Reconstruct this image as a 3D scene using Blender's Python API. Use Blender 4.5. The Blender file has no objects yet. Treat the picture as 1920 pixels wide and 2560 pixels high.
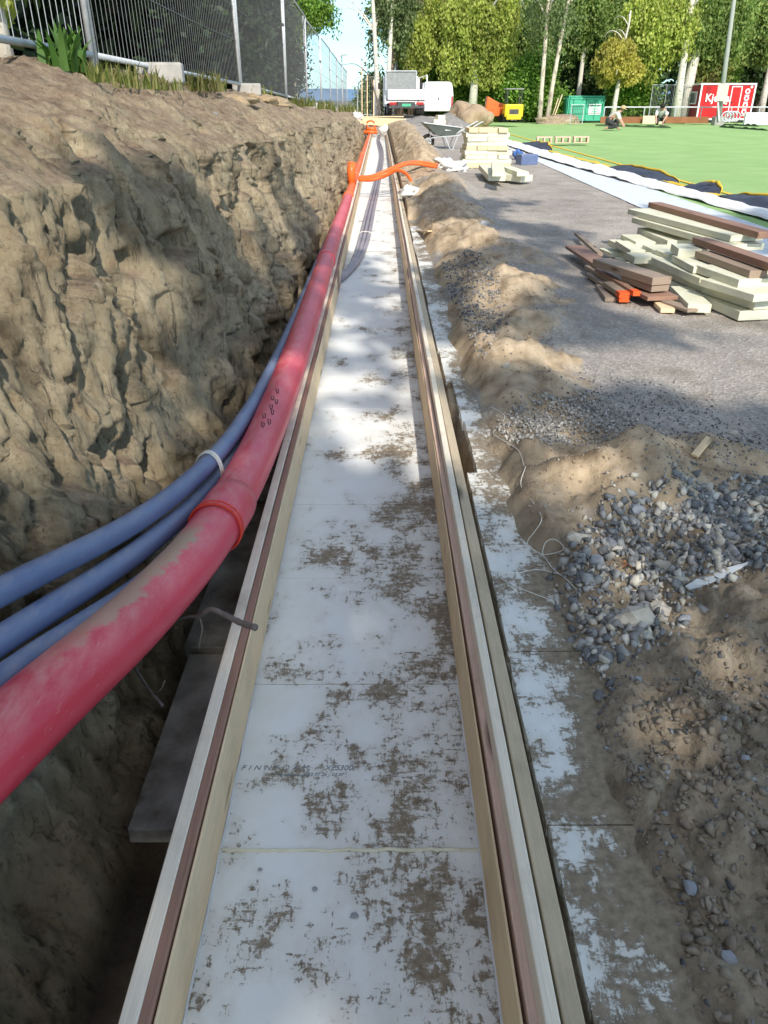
import bpy, bmesh, math, random
import numpy as np
from mathutils import Vector, Matrix, Euler, noise
random.seed(7); rng = np.random.default_rng(7)
sc = bpy.context.scene
C = bpy.context.scene.collection
R = math.radians

# ------------------------------------------------------------------ camera
F = 1916.0; PITCH = math.atan2(1280-248, F); CH = 1.6
cam_d = bpy.data.cameras.new("camera"); cam = bpy.data.objects.new("camera", cam_d); C.objects.link(cam)
cam_d.sensor_fit = 'VERTICAL'; cam_d.sensor_height = 36; cam_d.lens = F/2560*36
cam_d.clip_start = .05; cam_d.clip_end = 6000
cam.location = (0, 0, CH); cam.rotation_euler = (math.pi/2-PITCH, 0, -.0041)
sc.camera = cam
RM = Euler(cam.rotation_euler).to_matrix()
def ray(px, py): return RM @ Vector(((px-960)/F, -(py-1280)/F, -1))
def PZ(px, py, z):
    d = ray(px, py); t = (z-CH)/d.z; return Vector((d.x*t, d.y*t, z))
def PY(px, py, Y):
    d = ray(px, py); t = Y/d.y; return Vector((d.x*t, Y, CH+d.z*t))
def D(px, py): return px*1.1573, py*1.1573      # display -> source pixels

# ------------------------------------------------------------------ light
SUN_EL, SUN_AZ = R(38), R(13)     # azimuth measured from -Y towards +X
S = Vector((math.sin(SUN_AZ)*math.cos(SUN_EL), -math.cos(SUN_AZ)*math.cos(SUN_EL), math.sin(SUN_EL)))
w = bpy.data.worlds.new("World"); sc.world = w; w.use_nodes = True
nt = w.node_tree; bg = nt.nodes['Background']
sky = nt.nodes.new('ShaderNodeTexSky'); sky.sky_type = 'NISHITA'; sky.sun_disc = False
sky.sun_elevation = SUN_EL
sky.sun_rotation = math.atan2(S.x, S.y)
sky.air_density = 1.0; sky.dust_density = .6; sky.ozone_density = 1.2
tc = nt.nodes.new('ShaderNodeTexCoord'); sx_ = nt.nodes.new('ShaderNodeSeparateXYZ'); nt.links.new(tc.outputs['Generated'], sx_.inputs[0])
rp = nt.nodes.new('ShaderNodeValToRGB'); e_ = rp.color_ramp.elements; e_[0].position = 0; e_[0].color = (.40, .60, .78, 1); e_[1].position = .5; e_[1].color = (1, .88, .74, 1); e_.new(.16).color = (.40, .58, .74, 1)
cn = nt.nodes.new('ShaderNodeTexNoise'); cn.inputs['Scale'].default_value = 3.0; cn.inputs['Detail'].default_value = 6; vm = nt.nodes.new('ShaderNodeVectorMath'); vm.operation = 'MULTIPLY'; vm.inputs[1].default_value = (1, 1, 5)
nt.links.new(tc.outputs['Generated'], vm.inputs[0]); nt.links.new(vm.outputs[0], cn.inputs['Vector'])
cr_ = nt.nodes.new('ShaderNodeValToRGB'); c2_ = cr_.color_ramp.elements; c2_[0].position = .45; c2_[0].color = (0,0,0,1); c2_[1].position = .75; c2_[1].color = (.5,.5,.5,1); nt.links.new(cn.outputs['Fac'], cr_.inputs[0])
mxs = nt.nodes.new('ShaderNodeMix'); mxs.data_type = 'RGBA'; mxs.blend_type = 'MULTIPLY'; mxs.inputs[0].default_value = 1
nt.links.new(sx_.outputs[2], rp.inputs[0]); nt.links.new(sky.outputs[0], mxs.inputs[6]); nt.links.new(rp.outputs[0], mxs.inputs[7])
mcl = nt.nodes.new('ShaderNodeMix'); mcl.data_type = 'RGBA'; nt.links.new(cr_.outputs[0], mcl.inputs[0]); nt.links.new(mxs.outputs[2], mcl.inputs[6]); mcl.inputs[7].default_value = (4.2, 4.5, 4.7, 1)
nt.links.new(mcl.outputs[2], bg.inputs[0]); bg.inputs[1].default_value = .33
sl = bpy.data.lights.new("sun", 'SUN'); sl.energy = 5.0; sl.angle = R(.6); sl.color = (1, .93, .82)
so = bpy.data.objects.new("sun", sl); C.objects.link(so)
so.rotation_euler = S.to_track_quat('Z', 'Y').to_euler(); so.location = (10, -10, 20)
sc.view_settings.view_transform = 'Standard'; sc.view_settings.look = 'None'; sc.view_settings.exposure = 0
sc.cycles.max_bounces = 6; sc.cycles.transparent_max_bounces = 8

# ------------------------------------------------------------------ helpers
class MB:
    def __init__(s): s.v = []; s.f = []
    def add(s, vs, fs):
        o = len(s.v); s.v += [tuple(v) for v in vs]; s.f += [tuple(i+o for i in f) for f in fs]; return s
    def box(s, c, d, rz=0, M=None):
        x, y, z = d[0]/2, d[1]/2, d[2]/2
        vs = [Vector(p) for p in ((-x,-y,-z),(x,-y,-z),(x,y,-z),(-x,y,-z),(-x,-y,z),(x,-y,z),(x,y,z),(-x,y,z))]
        if rz: vs = [Matrix.Rotation(rz, 3, 'Z') @ v for v in vs]
        if M is not None: vs = [M @ v for v in vs]
        return s.add([v+Vector(c) for v in vs], [(0,3,2,1),(4,5,6,7),(0,1,5,4),(1,2,6,5),(2,3,7,6),(3,0,4,7)])
    def prism(s, poly, x0, x1, axis='x'):      # poly of (a,b): extruded along axis
        n = len(poly)
        if axis == 'x': vs = [(x0,a,b) for a,b in poly]+[(x1,a,b) for a,b in poly]
        elif axis == 'y': vs = [(a,x0,b) for a,b in poly]+[(a,x1,b) for a,b in poly]
        else: vs = [(a,b,x0) for a,b in poly]+[(a,b,x1) for a,b in poly]
        return s.add(vs, [tuple(range(n))[::-1], tuple(range(n,2*n))]+[(i,(i+1)%n,n+(i+1)%n,n+i) for i in range(n)])
    def tube(s, pts, r, seg=10, cap=True):
        pts = [Vector(p) for p in pts]; n = len(pts)
        rs = r if isinstance(r, (list, tuple)) else [r]*n
        t0 = (pts[1]-pts[0]).normalized(); u = t0.orthogonal().normalized(); vs = []
        for i, p in enumerate(pts):
            t = (pts[min(i+1,n-1)]-pts[max(i-1,0)]).normalized()
            u = (u - t*u.dot(t)).normalized(); b = t.cross(u)
            for k in range(seg):
                a = 2*math.pi*k/seg; vs.append(p+(u*math.cos(a)+b*math.sin(a))*rs[i])
        fs = [(i*seg+k, i*seg+(k+1)%seg, (i+1)*seg+(k+1)%seg, (i+1)*seg+k) for i in range(n-1) for k in range(seg)]
        if cap: fs += [tuple(range(seg))[::-1], tuple((n-1)*seg+k for k in range(seg))]
        return s.add(vs, fs)
    def build(s, name, m, parent=None, smooth=False, bevel=0, origin=None):
        me = bpy.data.meshes.new(name)
        if origin is None and parent is None:
            a = np.array(s.v); origin = Vector((a[:,0].mean(), a[:,1].mean(), a[:,2].min()))
        o_ = Vector(origin) if origin is not None else Vector((0,0,0))
        me.from_pydata([tuple(Vector(v)-o_) for v in s.v], [], s.f); me.update()
        if smooth: me.shade_smooth()
        if m: me.materials.append(m)
        o = bpy.data.objects.new(name, me); C.objects.link(o)
        o.location = o_
        if parent: o.parent = parent
        if bevel:
            b = o.modifiers.new('bevel', 'BEVEL'); b.width = bevel; b.segments = 2; b.limit_method = 'ANGLE'
        return o
def npmesh(name, V, Fa, m, parent=None, smooth=False, loc=(0,0,0)):
    """V (n,3), Fa (k,c) numpy"""
    me = bpy.data.meshes.new(name); V = np.asarray(V, dtype=np.float32); Fa = np.asarray(Fa, dtype=np.int32)
    k, c = Fa.shape
    me.vertices.add(len(V)); me.vertices.foreach_set('co', (V-np.array(loc, dtype=np.float32)).ravel())
    me.loops.add(k*c); me.loops.foreach_set('vertex_index', Fa.ravel())
    me.polygons.add(k); me.polygons.foreach_set('loop_start', np.arange(0, k*c, c)); me.polygons.foreach_set('loop_total', np.full(k, c))
    me.update(calc_edges=True)
    if smooth: me.shade_smooth()
    me.materials.append(m)
    o = bpy.data.objects.new(name, me); C.objects.link(o); o.location = loc
    if parent: o.parent = parent
    return o
def tag(o, label=None, cat=None, group=None, kind=None):
    if label: o['label'] = label
    if cat: o['category'] = cat
    if group: o['group'] = group
    if kind: o['kind'] = kind
    return o
def struct(o): o['kind'] = 'structure'; return o
def thing(name, label, cat, loc=(0,0,0), rz=0, group=None):
    o = bpy.data.objects.new(name, None); C.objects.link(o); o.location = loc; o.rotation_euler = (0,0,rz); o.empty_display_size = .1
    return tag(o, label, cat, group)
def interp(x, xs, ys): return float(np.interp(x, xs, ys))
def sstep(a, b, x):
    t = min(1, max(0, (x-a)/(b-a))); return t*t*(3-2*t)
def nz(x, y, z=0): return noise.noise(Vector((x, y, z)))
def fbm(x, y, z=0, o=4):
    a = 1; s = 0; f = 1
    for i in range(o): s += a*noise.noise(Vector((x*f, y*f, z*f+i*7))); a *= .5; f *= 2.03
    return s
def spline(pts, n=8):
    P = [Vector(p) for p in pts]; P = [P[0]*2-P[1]]+P+[P[-1]*2-P[-2]]; out = []
    for i in range(1, len(P)-2):
        for k in range(n):
            t = k/n; a, b, c, d = P[i-1:i+3]
            out.append(.5*((2*b)+(c-a)*t+(2*a-5*b+4*c-d)*t*t+(3*b-a-3*c+d)*t**3))
    out.append(P[-2]); return out

# ------------------------------------------------------------------ materials
def col(c): return (c[0], c[1], c[2], 1)
class NT:
    def __init__(s, name, rough=.7, spec=.3):
        s.m = bpy.data.materials.new(name); s.m.use_nodes = True; s.nt = s.m.node_tree; s.b = s.nt.nodes['Principled BSDF']
        s.b.inputs['Roughness'].default_value = rough; s.b.inputs['Specular IOR Level'].default_value = spec
    def n(s, t, **k):
        nd = s.nt.nodes.new('ShaderNode'+t)
        for a, v in k.items(): setattr(nd, a, v)
        return nd
    def L(s, a, b): s.nt.links.new(a, b)
    def pos(s, kind='world', sc=(1,1,1), rnd=False):
        if kind == 'world': o = s.n('NewGeometry').outputs['Position']
        else: o = s.n('TexCoord').outputs['Object']
        if rnd:
            oi = s.n('ObjectInfo'); mul = s.n('VectorMath', operation='MULTIPLY_ADD')
            cb = s.n('CombineXYZ')
            for i in range(3): s.L(oi.outputs['Random'], cb.inputs[i])
            mul.inputs[1].default_value = (37, 53, 71); s.L(cb.outputs[0], mul.inputs[0]); s.L(o, mul.inputs[2]); o = mul.outputs[0]
        if sc != (1,1,1):
            mp = s.n('VectorMath', operation='MULTIPLY'); mp.inputs[1].default_value = sc; s.L(o, mp.inputs[0]); o = mp.outputs[0]
        return o
    def noise(s, v, scale, detail=5, rough=.55, dist=0):
        nd = s.n('TexNoise'); nd.inputs['Scale'].default_value = scale; nd.inputs['Detail'].default_value = detail
        nd.inputs['Roughness'].default_value = rough; nd.inputs['Distortion'].default_value = dist
        s.L(v, nd.inputs['Vector']); return nd.outputs['Fac']
    def voro(s, v, scale, feature='F1', out='Distance'):
        nd = s.n('TexVoronoi', feature=feature); nd.inputs['Scale'].default_value = scale; s.L(v, nd.inputs['Vector']); return nd.outputs[out]
    def ramp(s, f, stops):
        nd = s.n('ValToRGB'); e = nd.color_ramp.elements
        while len(e) < len(stops): e.new(.5)
        for el, (p, c) in zip(e, stops): el.position = p; el.color = col(c) if not isinstance(c, (int, float)) else (c, c, c, 1)
        s.L(f, nd.inputs[0]); return nd.outputs[0]
    def mix(s, f, a, b, mode='MIX'):
        nd = s.n('Mix', data_type='RGBA', blend_type=mode)
        for i, x in ((0, f), (6, a), (7, b)):
            if isinstance(x, (int, float)): nd.inputs[i].default_value = x
            elif isinstance(x, tuple): nd.inputs[i].default_value = col(x)
            else: s.L(x, nd.inputs[i])
        return nd.outputs[2]
    def math(s, op, a, b=0, c=0, clamp=False):
        nd = s.n('Math', operation=op, use_clamp=clamp)
        for i, x in enumerate((a, b, c)):
            if isinstance(x, (int, float)): nd.inputs[i].default_value = x
            else: s.L(x, nd.inputs[i])
        return nd.outputs[0]
    def base(s, c): 
        if isinstance(c, tuple): s.b.inputs['Base Color'].default_value = col(c)
        else: s.L(c, s.b.inputs['Base Color'])
        return s
    def bump(s, h, strength=.5, dist=.01):
        nd = s.n('Bump'); nd.inputs['Strength'].default_value = strength; nd.inputs['Distance'].default_value = dist
        s.L(h, nd.inputs['Height'])
        cur = s.b.inputs['Normal']
        if cur.is_linked: s.L(cur.links[0].from_socket, nd.inputs['Normal'])
        s.L(nd.outputs[0], cur); return s
def simple(name, c1, c2, scale=8, rough=.6, bump=.2, bs=40, sc_=(1,1,1), kind='obj', spec=.3, bd=.004):
    n = NT(name, rough, spec); v = n.pos(kind, sc_, rnd=(kind == 'obj'))
    n.base(n.ramp(n.noise(v, scale, 6, .6), [(.3, c1), (.7, c2)]))
    if bump: n.bump(n.noise(v, bs, 5, .6), bump, bd)
    return n.m
def wood(name, light, dark, dirt=.3, rough=.65):
    n = NT(name, rough, .25); v = n.pos('obj', (1,1,1), rnd=True)
    g = n.n('VectorMath', operation='MULTIPLY'); g.inputs[1].default_value = (1.1, 48, 60); n.L(v, g.inputs[0])
    a = n.noise(g.outputs[0], 2.2, 6, .6, .6)
    c = n.ramp(a, [(.3, dark), (.48, light), (.58, tuple(x*.86 for x in light)), (.72, light)])
    fine = n.noise(g.outputs[0], 9, 4, .7)
    c = n.mix(.35, c, n.ramp(fine, [(.35, tuple(x*.7 for x in light)), (.65, tuple(min(1, x*1.1) for x in light))]))
    k = n.voro(n.pos('obj', (1.6, 7, 7), rnd=True), 1.0)
    c = n.mix(n.ramp(k, [(.05, 1.0), (.14, 0.0)]), c, tuple(x*.35 for x in dark))
    d = n.noise(n.pos('obj', (1,1,1), rnd=True), 5, 8, .65)
    c = n.mix(n.math('MULTIPLY', n.ramp(d, [(.5, 0.0), (.72, 1.0)]), dirt), c, (.20, .15, .10))
    n.base(c); n.bump(fine, .35, .002); return n.m
def leafmat(name, c1, c2, c3, trans=.42):
    n = NT(name, .55, .3); g = n.n('NewGeometry')
    c = n.ramp(g.outputs['Random Per Island'], [(0, c1), (.5, c2), (1, c3)])
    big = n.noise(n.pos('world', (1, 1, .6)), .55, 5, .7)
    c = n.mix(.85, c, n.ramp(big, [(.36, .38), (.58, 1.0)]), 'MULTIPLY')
    n.base(c); t = n.n('BsdfTranslucent'); n.L(n.mix(1.0, c, (1.0, 1.0, .55), 'MULTIPLY'), t.inputs[0])
    ms = n.n('MixShader'); ms.inputs[0].default_value = trans; n.L(n.b.outputs[0], ms.inputs[1]); n.L(t.outputs[0], ms.inputs[2])
    n.L(ms.outputs[0], n.nt.nodes['Material Output'].inputs[0]); return n.m

M = {}
M['wood_pale'] = wood('pale_planed_wood', (.88, .69, .44), (.66, .45, .24), .25)
M['wood_white'] = wood('whitened_wood', (.88, .79, .64), (.72, .58, .40), .35)
M['wood_pink'] = wood('reddish_wood', (.78, .56, .44), (.56, .34, .25), .25)
M['wood_brown'] = wood('brown_board', (.36, .21, .15), (.22, .12, .08), .3)
M['wood_grey'] = wood('grey_green_wood', (.60, .49, .34), (.42, .33, .21), .4)
M['wood_old'] = wood('old_grey_board', (.38, .29, .22), (.24, .17, .12), .4)
M['wood_yellow'] = wood('fresh_yellow_wood', (.80, .68, .42), (.62, .48, .26), .1)
M['orange_paint'] = simple('orange_spray_paint', (.85, .13, .03), (.7, .1, .02), 20)
M['seal_red'] = simple('red_orange_seal', (.72, .07, .04), (.64, .05, .03), 20)
M['foam'] = simple('cream_foam', (.66, .64, .47), (.78, .77, .62), 6, .75, .5, 60, bd=.004)
M['foam_bead'] = simple('foam_bead', (.62, .58, .42), (.75, .72, .58), 20, .8, .4, 90)
M['steel'] = simple('galvanised_steel', (.42, .45, .48), (.58, .60, .62), 12, .38, .1, 60, spec=.6)
M['steel_wire'] = simple('steel_wire', (.36, .38, .40), (.50, .52, .54), 12, .4, 0, spec=.6)
M['wire_dull'] = simple('dull_wire', (.13, .14, .15), (.22, .23, .24), 12, .6, 0)
M['concrete'] = simple('concrete', (.34, .33, .31), (.46, .45, .42), 9, .85, .5, 60)
M['white_paint'] = simple('white_vehicle_paint', (.78, .79, .80), (.84, .84, .84), 2, .3, 0, spec=.5)
M['black_plastic'] = simple('black_plastic', (.02, .02, .022), (.04, .04, .042), 9, .5, .1)
M['tyre'] = simple('tyre_rubber', (.018, .018, .018), (.035, .033, .03), 12, .85, .4)
M['dark_steel'] = simple('dark_steel', (.05, .05, .055), (.10, .10, .10), 8, .5, .1)
M['red_light'] = simple('red_lamp_lens', (.35, .02, .02), (.5, .03, .03), 8, .25, 0, spec=.6)
M['plate_green'] = simple('green_number_plate', (.08, .42, .24), (.1, .48, .28), 8, .5, 0)
M['glass'] = simple('dark_window_glass', (.08, .10, .11), (.14, .17, .18), 2, .1, 0, spec=.8)
M['mesh_grey'] = simple('grey_headboard', (.22, .23, .23), (.34, .36, .35), 6, .5, .2)
M['red_hut'] = simple('red_hut_paint', (.50, .012, .014), (.60, .02, .022), 1.5, .45, .05)
M['red_dark'] = simple('dark_red_panel_and_shade', (.30, .012, .014), (.36, .02, .02), 1.5, .5, .05)
M['white_trim'] = simple('white_trim', (.76, .76, .76), (.82, .82, .82), 4, .5, 0)
M['container'] = simple('green_container_paint', (.05, .36, .22), (.09, .46, .30), 2.5, .5, .15)
M['yellow'] = simple('yellow_machine_paint', (.78, .50, .02), (.85, .58, .03), 4, .45, .05)
M['orange'] = simple('orange_plastic', (.82, .17, .04), (.74, .13, .03), 4, .42, .05)
M['barrow'] = simple('grey_green_barrow_tub', (.10, .13, .12), (.15, .18, .17), 4, .45, .1)
M['plastic_white'] = simple('white_plastic_film', (.62, .62, .60), (.8, .8, .79), 9, .4, .6, 30)
M['boulder'] = simple('brown_boulder', (.28, .20, .13), (.44, .34, .23), 2.5, .9, .8, 9, bd=.03)
M['stone'] = simple('pale_stone', (.40, .36, .30), (.60, .55, .46), 12, .85, .5, 60)
M['stone_grey'] = simple('blue_grey_stone', (.20, .21, .235), (.38, .39, .41), 14, .8, .5, 70)
M['string'] = simple('white_string', (.72, .70, .64), (.8, .78, .72), 30, .8, 0)
M['twig'] = simple('twig_bark', (.10, .08, .07), (.2, .17, .15), 20, .9, .5)
M['clayball'] = simple('tan_clay', (.34, .25, .15), (.46, .35, .22), 9, .95, .8, 30, bd=.015)
M['board_face'] = simple('cream_sign_board', (.55, .52, .42), (.62, .59, .48), 3, .6, 0)
M['shirt_white'] = simple('white_shirt', (.62, .60, .58), (.74, .73, .72), 8, .8, .4, 20)
M['trousers'] = simple('dark_trousers', (.035, .035, .04), (.06, .06, .065), 8, .85, .4)
M['skin'] = simple('skin', (.46, .27, .19), (.52, .32, .23), 8, .5, 0)
M['hair'] = simple('dark_hair', (.015, .012, .01), (.03, .025, .02), 20, .6, .3)
M['hat'] = simple('straw_hat', (.48, .36, .20), (.58, .44, .26), 20, .8, .3)
M['blue_bag'] = simple('blue_plastic_bag', (.05, .13, .38), (.1, .2, .5), 5, .45, .3)
M['text_ink'] = simple('grey_ink', (.20, .22, .24), (.3, .32, .34), 60, .8, 0)
M['black_ink'] = simple('black_ink', (.03, .02, .03), (.06, .03, .04), 60, .8, 0)
M['leaf_rust'] = simple('dry_leaf', (.28, .11, .04), (.40, .17, .07), 20, .8, .3)
M['roll_black'] = simple('black_membrane', (.02, .022, .035), (.05, .05, .07), 3, .45, .3, 12)
M['roll_yellow'] = simple('yellow_turf_edge', (.70, .45, .03), (.80, .55, .05), 3, .7, .3, 30)
M['mud_lump'] = simple('mud_clod', (.20, .165, .125), (.34, .285, .22), 12, .95, .8, 40, bd=.01)

# muddy insulation boards
def xps(name, mudx, white=(.80, .81, .79)):
    n = NT(name, .6, .25); p = n.pos('world'); sx = n.n('SeparateXYZ'); n.L(p, sx.inputs[0])
    a = n.noise(p, 2.6, 3, .55); a2 = n.noise(n.pos('world', (1, .7, 1)), 8.5, 4, .6)
    f = n.noise(p, 42, 10, .80); f2 = n.noise(n.pos('world', (1, .30, 1)), 75, 8, .75, .3); f3 = n.noise(n.pos('world', (.28, 1, 1)), 60, 8, .75, .3)
    if mudx == 'floor':
        gx = n.math('MULTIPLY', n.math('ADD', sx.outputs[0], .05), .26)
        gy = n.math('MAXIMUM', n.math('MULTIPLY', n.math('MAXIMUM', n.math('SUBTRACT', sx.outputs[1], 1.4), 0), -.022), -.13); off = -.02
    else:
        gx = n.math('MULTIPLY', n.math('SUBTRACT', sx.outputs[0], .44), .95); gy = 0.0; off = .05
    dens = n.math('ADD', n.math('ADD', n.math('MULTIPLY', n.math('SUBTRACT', a, .5), .9), n.math('MULTIPLY', n.math('SUBTRACT', a2, .5), .75)), n.math('ADD', n.math('ADD', gx, gy), off))
    fine = n.math('ADD', n.math('MULTIPLY', f, .5), n.math('MULTIPLY', n.math('MAXIMUM', f2, f3), .5))
    mask = n.ramp(n.math('ADD', n.math('ADD', n.math('MULTIPLY', n.math('SUBTRACT', fine, .53), 1.75), dens), .5), [(.50, 0.0), (.53, .75), (.60, 1.0)])
    film = n.ramp(n.math('ADD', dens, .5), [(.36, 0.0), (.66, .50)])
    stain = n.ramp(n.noise(p, 5.5, 6, .7), [(.45, 0.0), (.75, .25)])
    base = n.mix(stain, white, (.62, .54, .38)); base = n.mix(film, base, (.46, .39, .28))
    dark = n.ramp(n.noise(p, 45, 4), [(.3, (.17, .13, .085)), (.7, (.34, .275, .195))])
    n.base(n.mix(mask, base, dark)); n.bump(mask, .5, .004); n.bump(n.noise(p, 120, 3), .12, .002)
    return n.m
M['xps_floor'] = xps('muddy_insulation_floor', 'floor'); M['xps_side'] = xps('muddy_insulation_side', 'side')
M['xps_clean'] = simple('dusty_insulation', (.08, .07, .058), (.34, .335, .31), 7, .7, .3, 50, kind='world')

def pvc(name, c1, c2, dust, amt, up=True):
    n = NT(name, .38, .4); p = n.pos('world'); c = n.ramp(n.noise(p, 3, 4), [(.35, c1), (.65, c2)])
    g = n.n('NewGeometry'); s2 = n.n('SeparateXYZ'); n.L(g.outputs['Normal'], s2.inputs[0])
    st = n.noise(n.pos('world', (3, 1, 3)), 9, 8, .7)
    d = n.math('MULTIPLY', n.ramp(s2.outputs[2], [(.35, 0.0), (1.0, 1.0)]), n.ramp(st, [(.38, 0.0), (.7, 1.0)]))
    n.base(n.mix(n.math('MULTIPLY', d, amt), c, dust))
    scr = n.ramp(n.noise(n.pos('world', (14, 1.2, 14)), 12, 6, .75), [(.60, 0.0), (.68, .45)]); bc = n.b.inputs['Base Color'].links[0].from_socket; n.base(n.mix(scr, bc, dust)); spk = n.ramp(n.noise(p, 70, 6, .8), [(.66, 0.0), (.72, .8)]); n.base(n.mix(spk, n.b.inputs['Base Color'].links[0].from_socket, (.36, .28, .2)))
    n.L(n.ramp(d, [(0, .36), (1, .85)]), n.b.inputs['Roughness']); n.bump(st, .05, .002); return n
q = pvc('red_pipe_plastic', (.62, .045, .075), (.70, .075, .115), (.72, .42, .40), .6)
# clay smear on top of the pipe just before its socket
p = q.pos('world'); sx = q.n('SeparateXYZ'); q.L(p, sx.inputs[0]); g = q.n('NewGeometry'); s2 = q.n('SeparateXYZ'); q.L(g.outputs['Normal'], s2.inputs[0])
band = q.ramp(q.math('MULTIPLY', sx.outputs[1], .25), [(.30, 0.0), (.36, .8), (.50, 1.0), (.53, 0.0)])
ed = q.math('ADD', s2.outputs[2], q.math('MULTIPLY', q.math('SUBTRACT', q.noise(p, 14, 7, .7), .5), 1.1))
ed = q.math('SUBTRACT', ed, q.math('MULTIPLY', s2.outputs[0], .35))
mk = q.math('MULTIPLY', band, q.ramp(ed, [(.80, 0.0), (.92, 1.0)]))
old = q.b.inputs['Base Color'].links[0].from_socket
q.base(q.mix(q.math('MULTIPLY', mk, .9), old, (.44, .34, .23))); M['red_pipe'] = q.m
M['blue_pipe'] = pvc('blue_conduit_plastic', (.11, .15, .28), (.15, .20, .34), (.38, .38, .40), .6).m
M['grey_pipe'] = pvc('grey_conduit_plastic', (.22, .20, .25), (.30, .28, .32), (.42, .38, .34), .5).m
M['orange_pipe'] = pvc('orange_conduit_plastic', (.80, .12, .02), (.88, .17, .03), (.66, .34, .2), .3).m
M['trunk_birch'] = None
def bark(name, light, dark, th=.5, sc_=(3, 3, 14)):
    n = NT(name, .85, .2); v = n.pos('world', sc_)
    a = n.noise(v, .9, 6, .65); n.base(n.ramp(a, [(th-.08, dark), (th, light), (.8, tuple(min(1, x*1.15) for x in light))]))
    n.bump(n.noise(n.pos('world', (8, 8, 2)), 2, 5), .6, .03); return n.m
M['trunk_birch'] = bark('birch_bark', (.62, .58, .50), (.10, .09, .08), .42)
M['trunk_brown'] = bark('brown_bark', (.26, .20, .15), (.09, .07, .055), .5, (6, 6, 1))
M['trunk_pale'] = bark('pale_grey_bark', (.60, .53, .43), (.34, .28, .22), .5, (5, 5, 2))
M['leaf_birch'] = leafmat('birch_leaves', (.34, .44, .08), (.50, .58, .12), (.66, .70, .20))
M['leaf_birch_dark'] = leafmat('dark_birch_leaves', (.14, .24, .06), (.24, .36, .09), (.40, .48, .15))
M['leaf_yellow'] = leafmat('yellow_green_leaves', (.48, .50, .04), (.62, .60, .05), (.72, .62, .08))
M['leaf_olive'] = leafmat('turning_leaves', (.50, .47, .08), (.60, .54, .11), (.66, .62, .18))
M['leaf_green'] = leafmat('bright_green_leaves', (.17, .34, .05), (.26, .46, .07), (.36, .56, .11))
M['leaf_dark'] = leafmat('dark_green_leaves', (.03, .06, .018), (.06, .11, .03), (.10, .17, .05), .3)
M['leaf_blue'] = leafmat('grey_green_leaves', (.14, .21, .08), (.22, .30, .12), (.32, .38, .18))
M['leaf_shade'] = leafmat('deep_shade_leaves', (.006, .016, .006), (.014, .032, .010), (.04, .075, .025), .15)  # shade behind the fence put into the leaf colour
M['grass'] = leafmat('grass_blades', (.10, .16, .03), (.22, .25, .07), (.40, .36, .15))
M['plant'] = leafmat('weed_leaves', (.06, .15, .03), (.09, .20, .04), (.13, .25, .06))

# ------------------------------------------------------------------ terrain: left bank
def zl(Y): return interp(Y, [-3, 0, 5, 10, 20, 35, 50], [1.46, 1.45, 1.40, 1.34, 1.22, .95, .66])
def zf(Y): return interp(Y, [-3, 4.6, 6.3, 12.6, 18.6, 23.6, 53, 80], [1.84, 1.80, 1.78, 1.70, 1.57, 1.44, .93, .6])
n = NT('clay_bank', .93, .15)
p = n.pos('world'); sx = n.n('SeparateXYZ'); n.L(p, sx.inputs[0])
gg = n.n('NewGeometry'); nn = n.n('SeparateXYZ'); n.L(gg.outputs['Normal'], nn.inputs[0])
streak = n.noise(n.pos('world', (3.2, 3.2, .55)), 5, 7, .65, .5)
blot = n.noise(p, 2.2, 7, .6)
c = n.ramp(n.math('ADD', n.math('MULTIPLY', blot, .55), n.math('MULTIPLY', streak, .45)), [(.36, (.20, .155, .10)), (.46, (.40, .325, .215)), (.57, (.55, .455, .305)), (.70, (.70, .60, .42))])
rust = n.ramp(n.noise(p, 3.1, 5, .6, 1), [(.58, 0.0), (.72, .55)])
c = n.mix(rust, c, (.36, .20, .09))
topg = n.ramp(nn.outputs[2], [(.55, 0.0), (.85, 1.0)])
topc = n.ramp(n.noise(p, 9, 9, .75), [(.35, (.15, .095, .07)), (.5, (.38, .28, .20)), (.66, (.54, .43, .31))])
c = n.mix(n.math('MULTIPLY', topg, .75), c, topc)
low = n.ramp(sx.outputs[2], [(0, 1.0), (.25, 0.0)])      # darker towards the foot
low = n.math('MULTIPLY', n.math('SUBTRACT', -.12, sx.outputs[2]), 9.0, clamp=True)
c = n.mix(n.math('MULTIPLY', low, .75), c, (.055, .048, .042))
ck = n.noise(n.pos('world', (9, 9, 1.5)), 2.6, 9, .72, .9)
c = n.mix(n.math('MULTIPLY', n.ramp(ck, [(.36, 1.0), (.45, 0.0)]), n.math('SUBTRACT', .85, n.math('MULTIPLY', topg, .6))), c, (.085, .07, .055))
c = n.mix(n.ramp(n.noise(p, 38, 8, .8), [(.36, .6), (.46, 0.0)]), c, (.12, .095, .075))
n.base(c)
n.bump(ck, .8, .03)
n.bump(n.noise(n.pos('world', (5, 5, 1.0)), 4, 10, .78, .6), .7, .06)
n.bump(n.noise(p, 30, 9, .8), .8, .018)
n.bump(n.voro(n.pos('world', (1, 1, .6)), 22), .35, .012)
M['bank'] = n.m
Ys = [-2.5]
while Ys[-1] < 64: Ys.append(Ys[-1]+max(.0125, abs(Ys[-1]-.5)*.0085 if Ys[-1] > .2 else .06))
prof = []
def facet(a, b, c, tilt):
    d, pt = noise.voronoi(Vector((a, b, c))); q = pt[0]; h1 = math.sin(q.x*127.1+q.y*311.7+q.z*74.7)*43758.5; h1 -= math.floor(h1)
    h2 = math.sin(q.x*269.5+q.y*183.3)*43758.5; h2 -= math.floor(h2); h3 = math.sin(q.y*419.2+q.x*371.9)*43758.5; h3 -= math.floor(h3)
    return (h1-.5)+tilt*((a-q.x)*(h2-.5)+(b-q.y)*(h3-.3)), min(1, (d[1]-d[0])*6)
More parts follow.
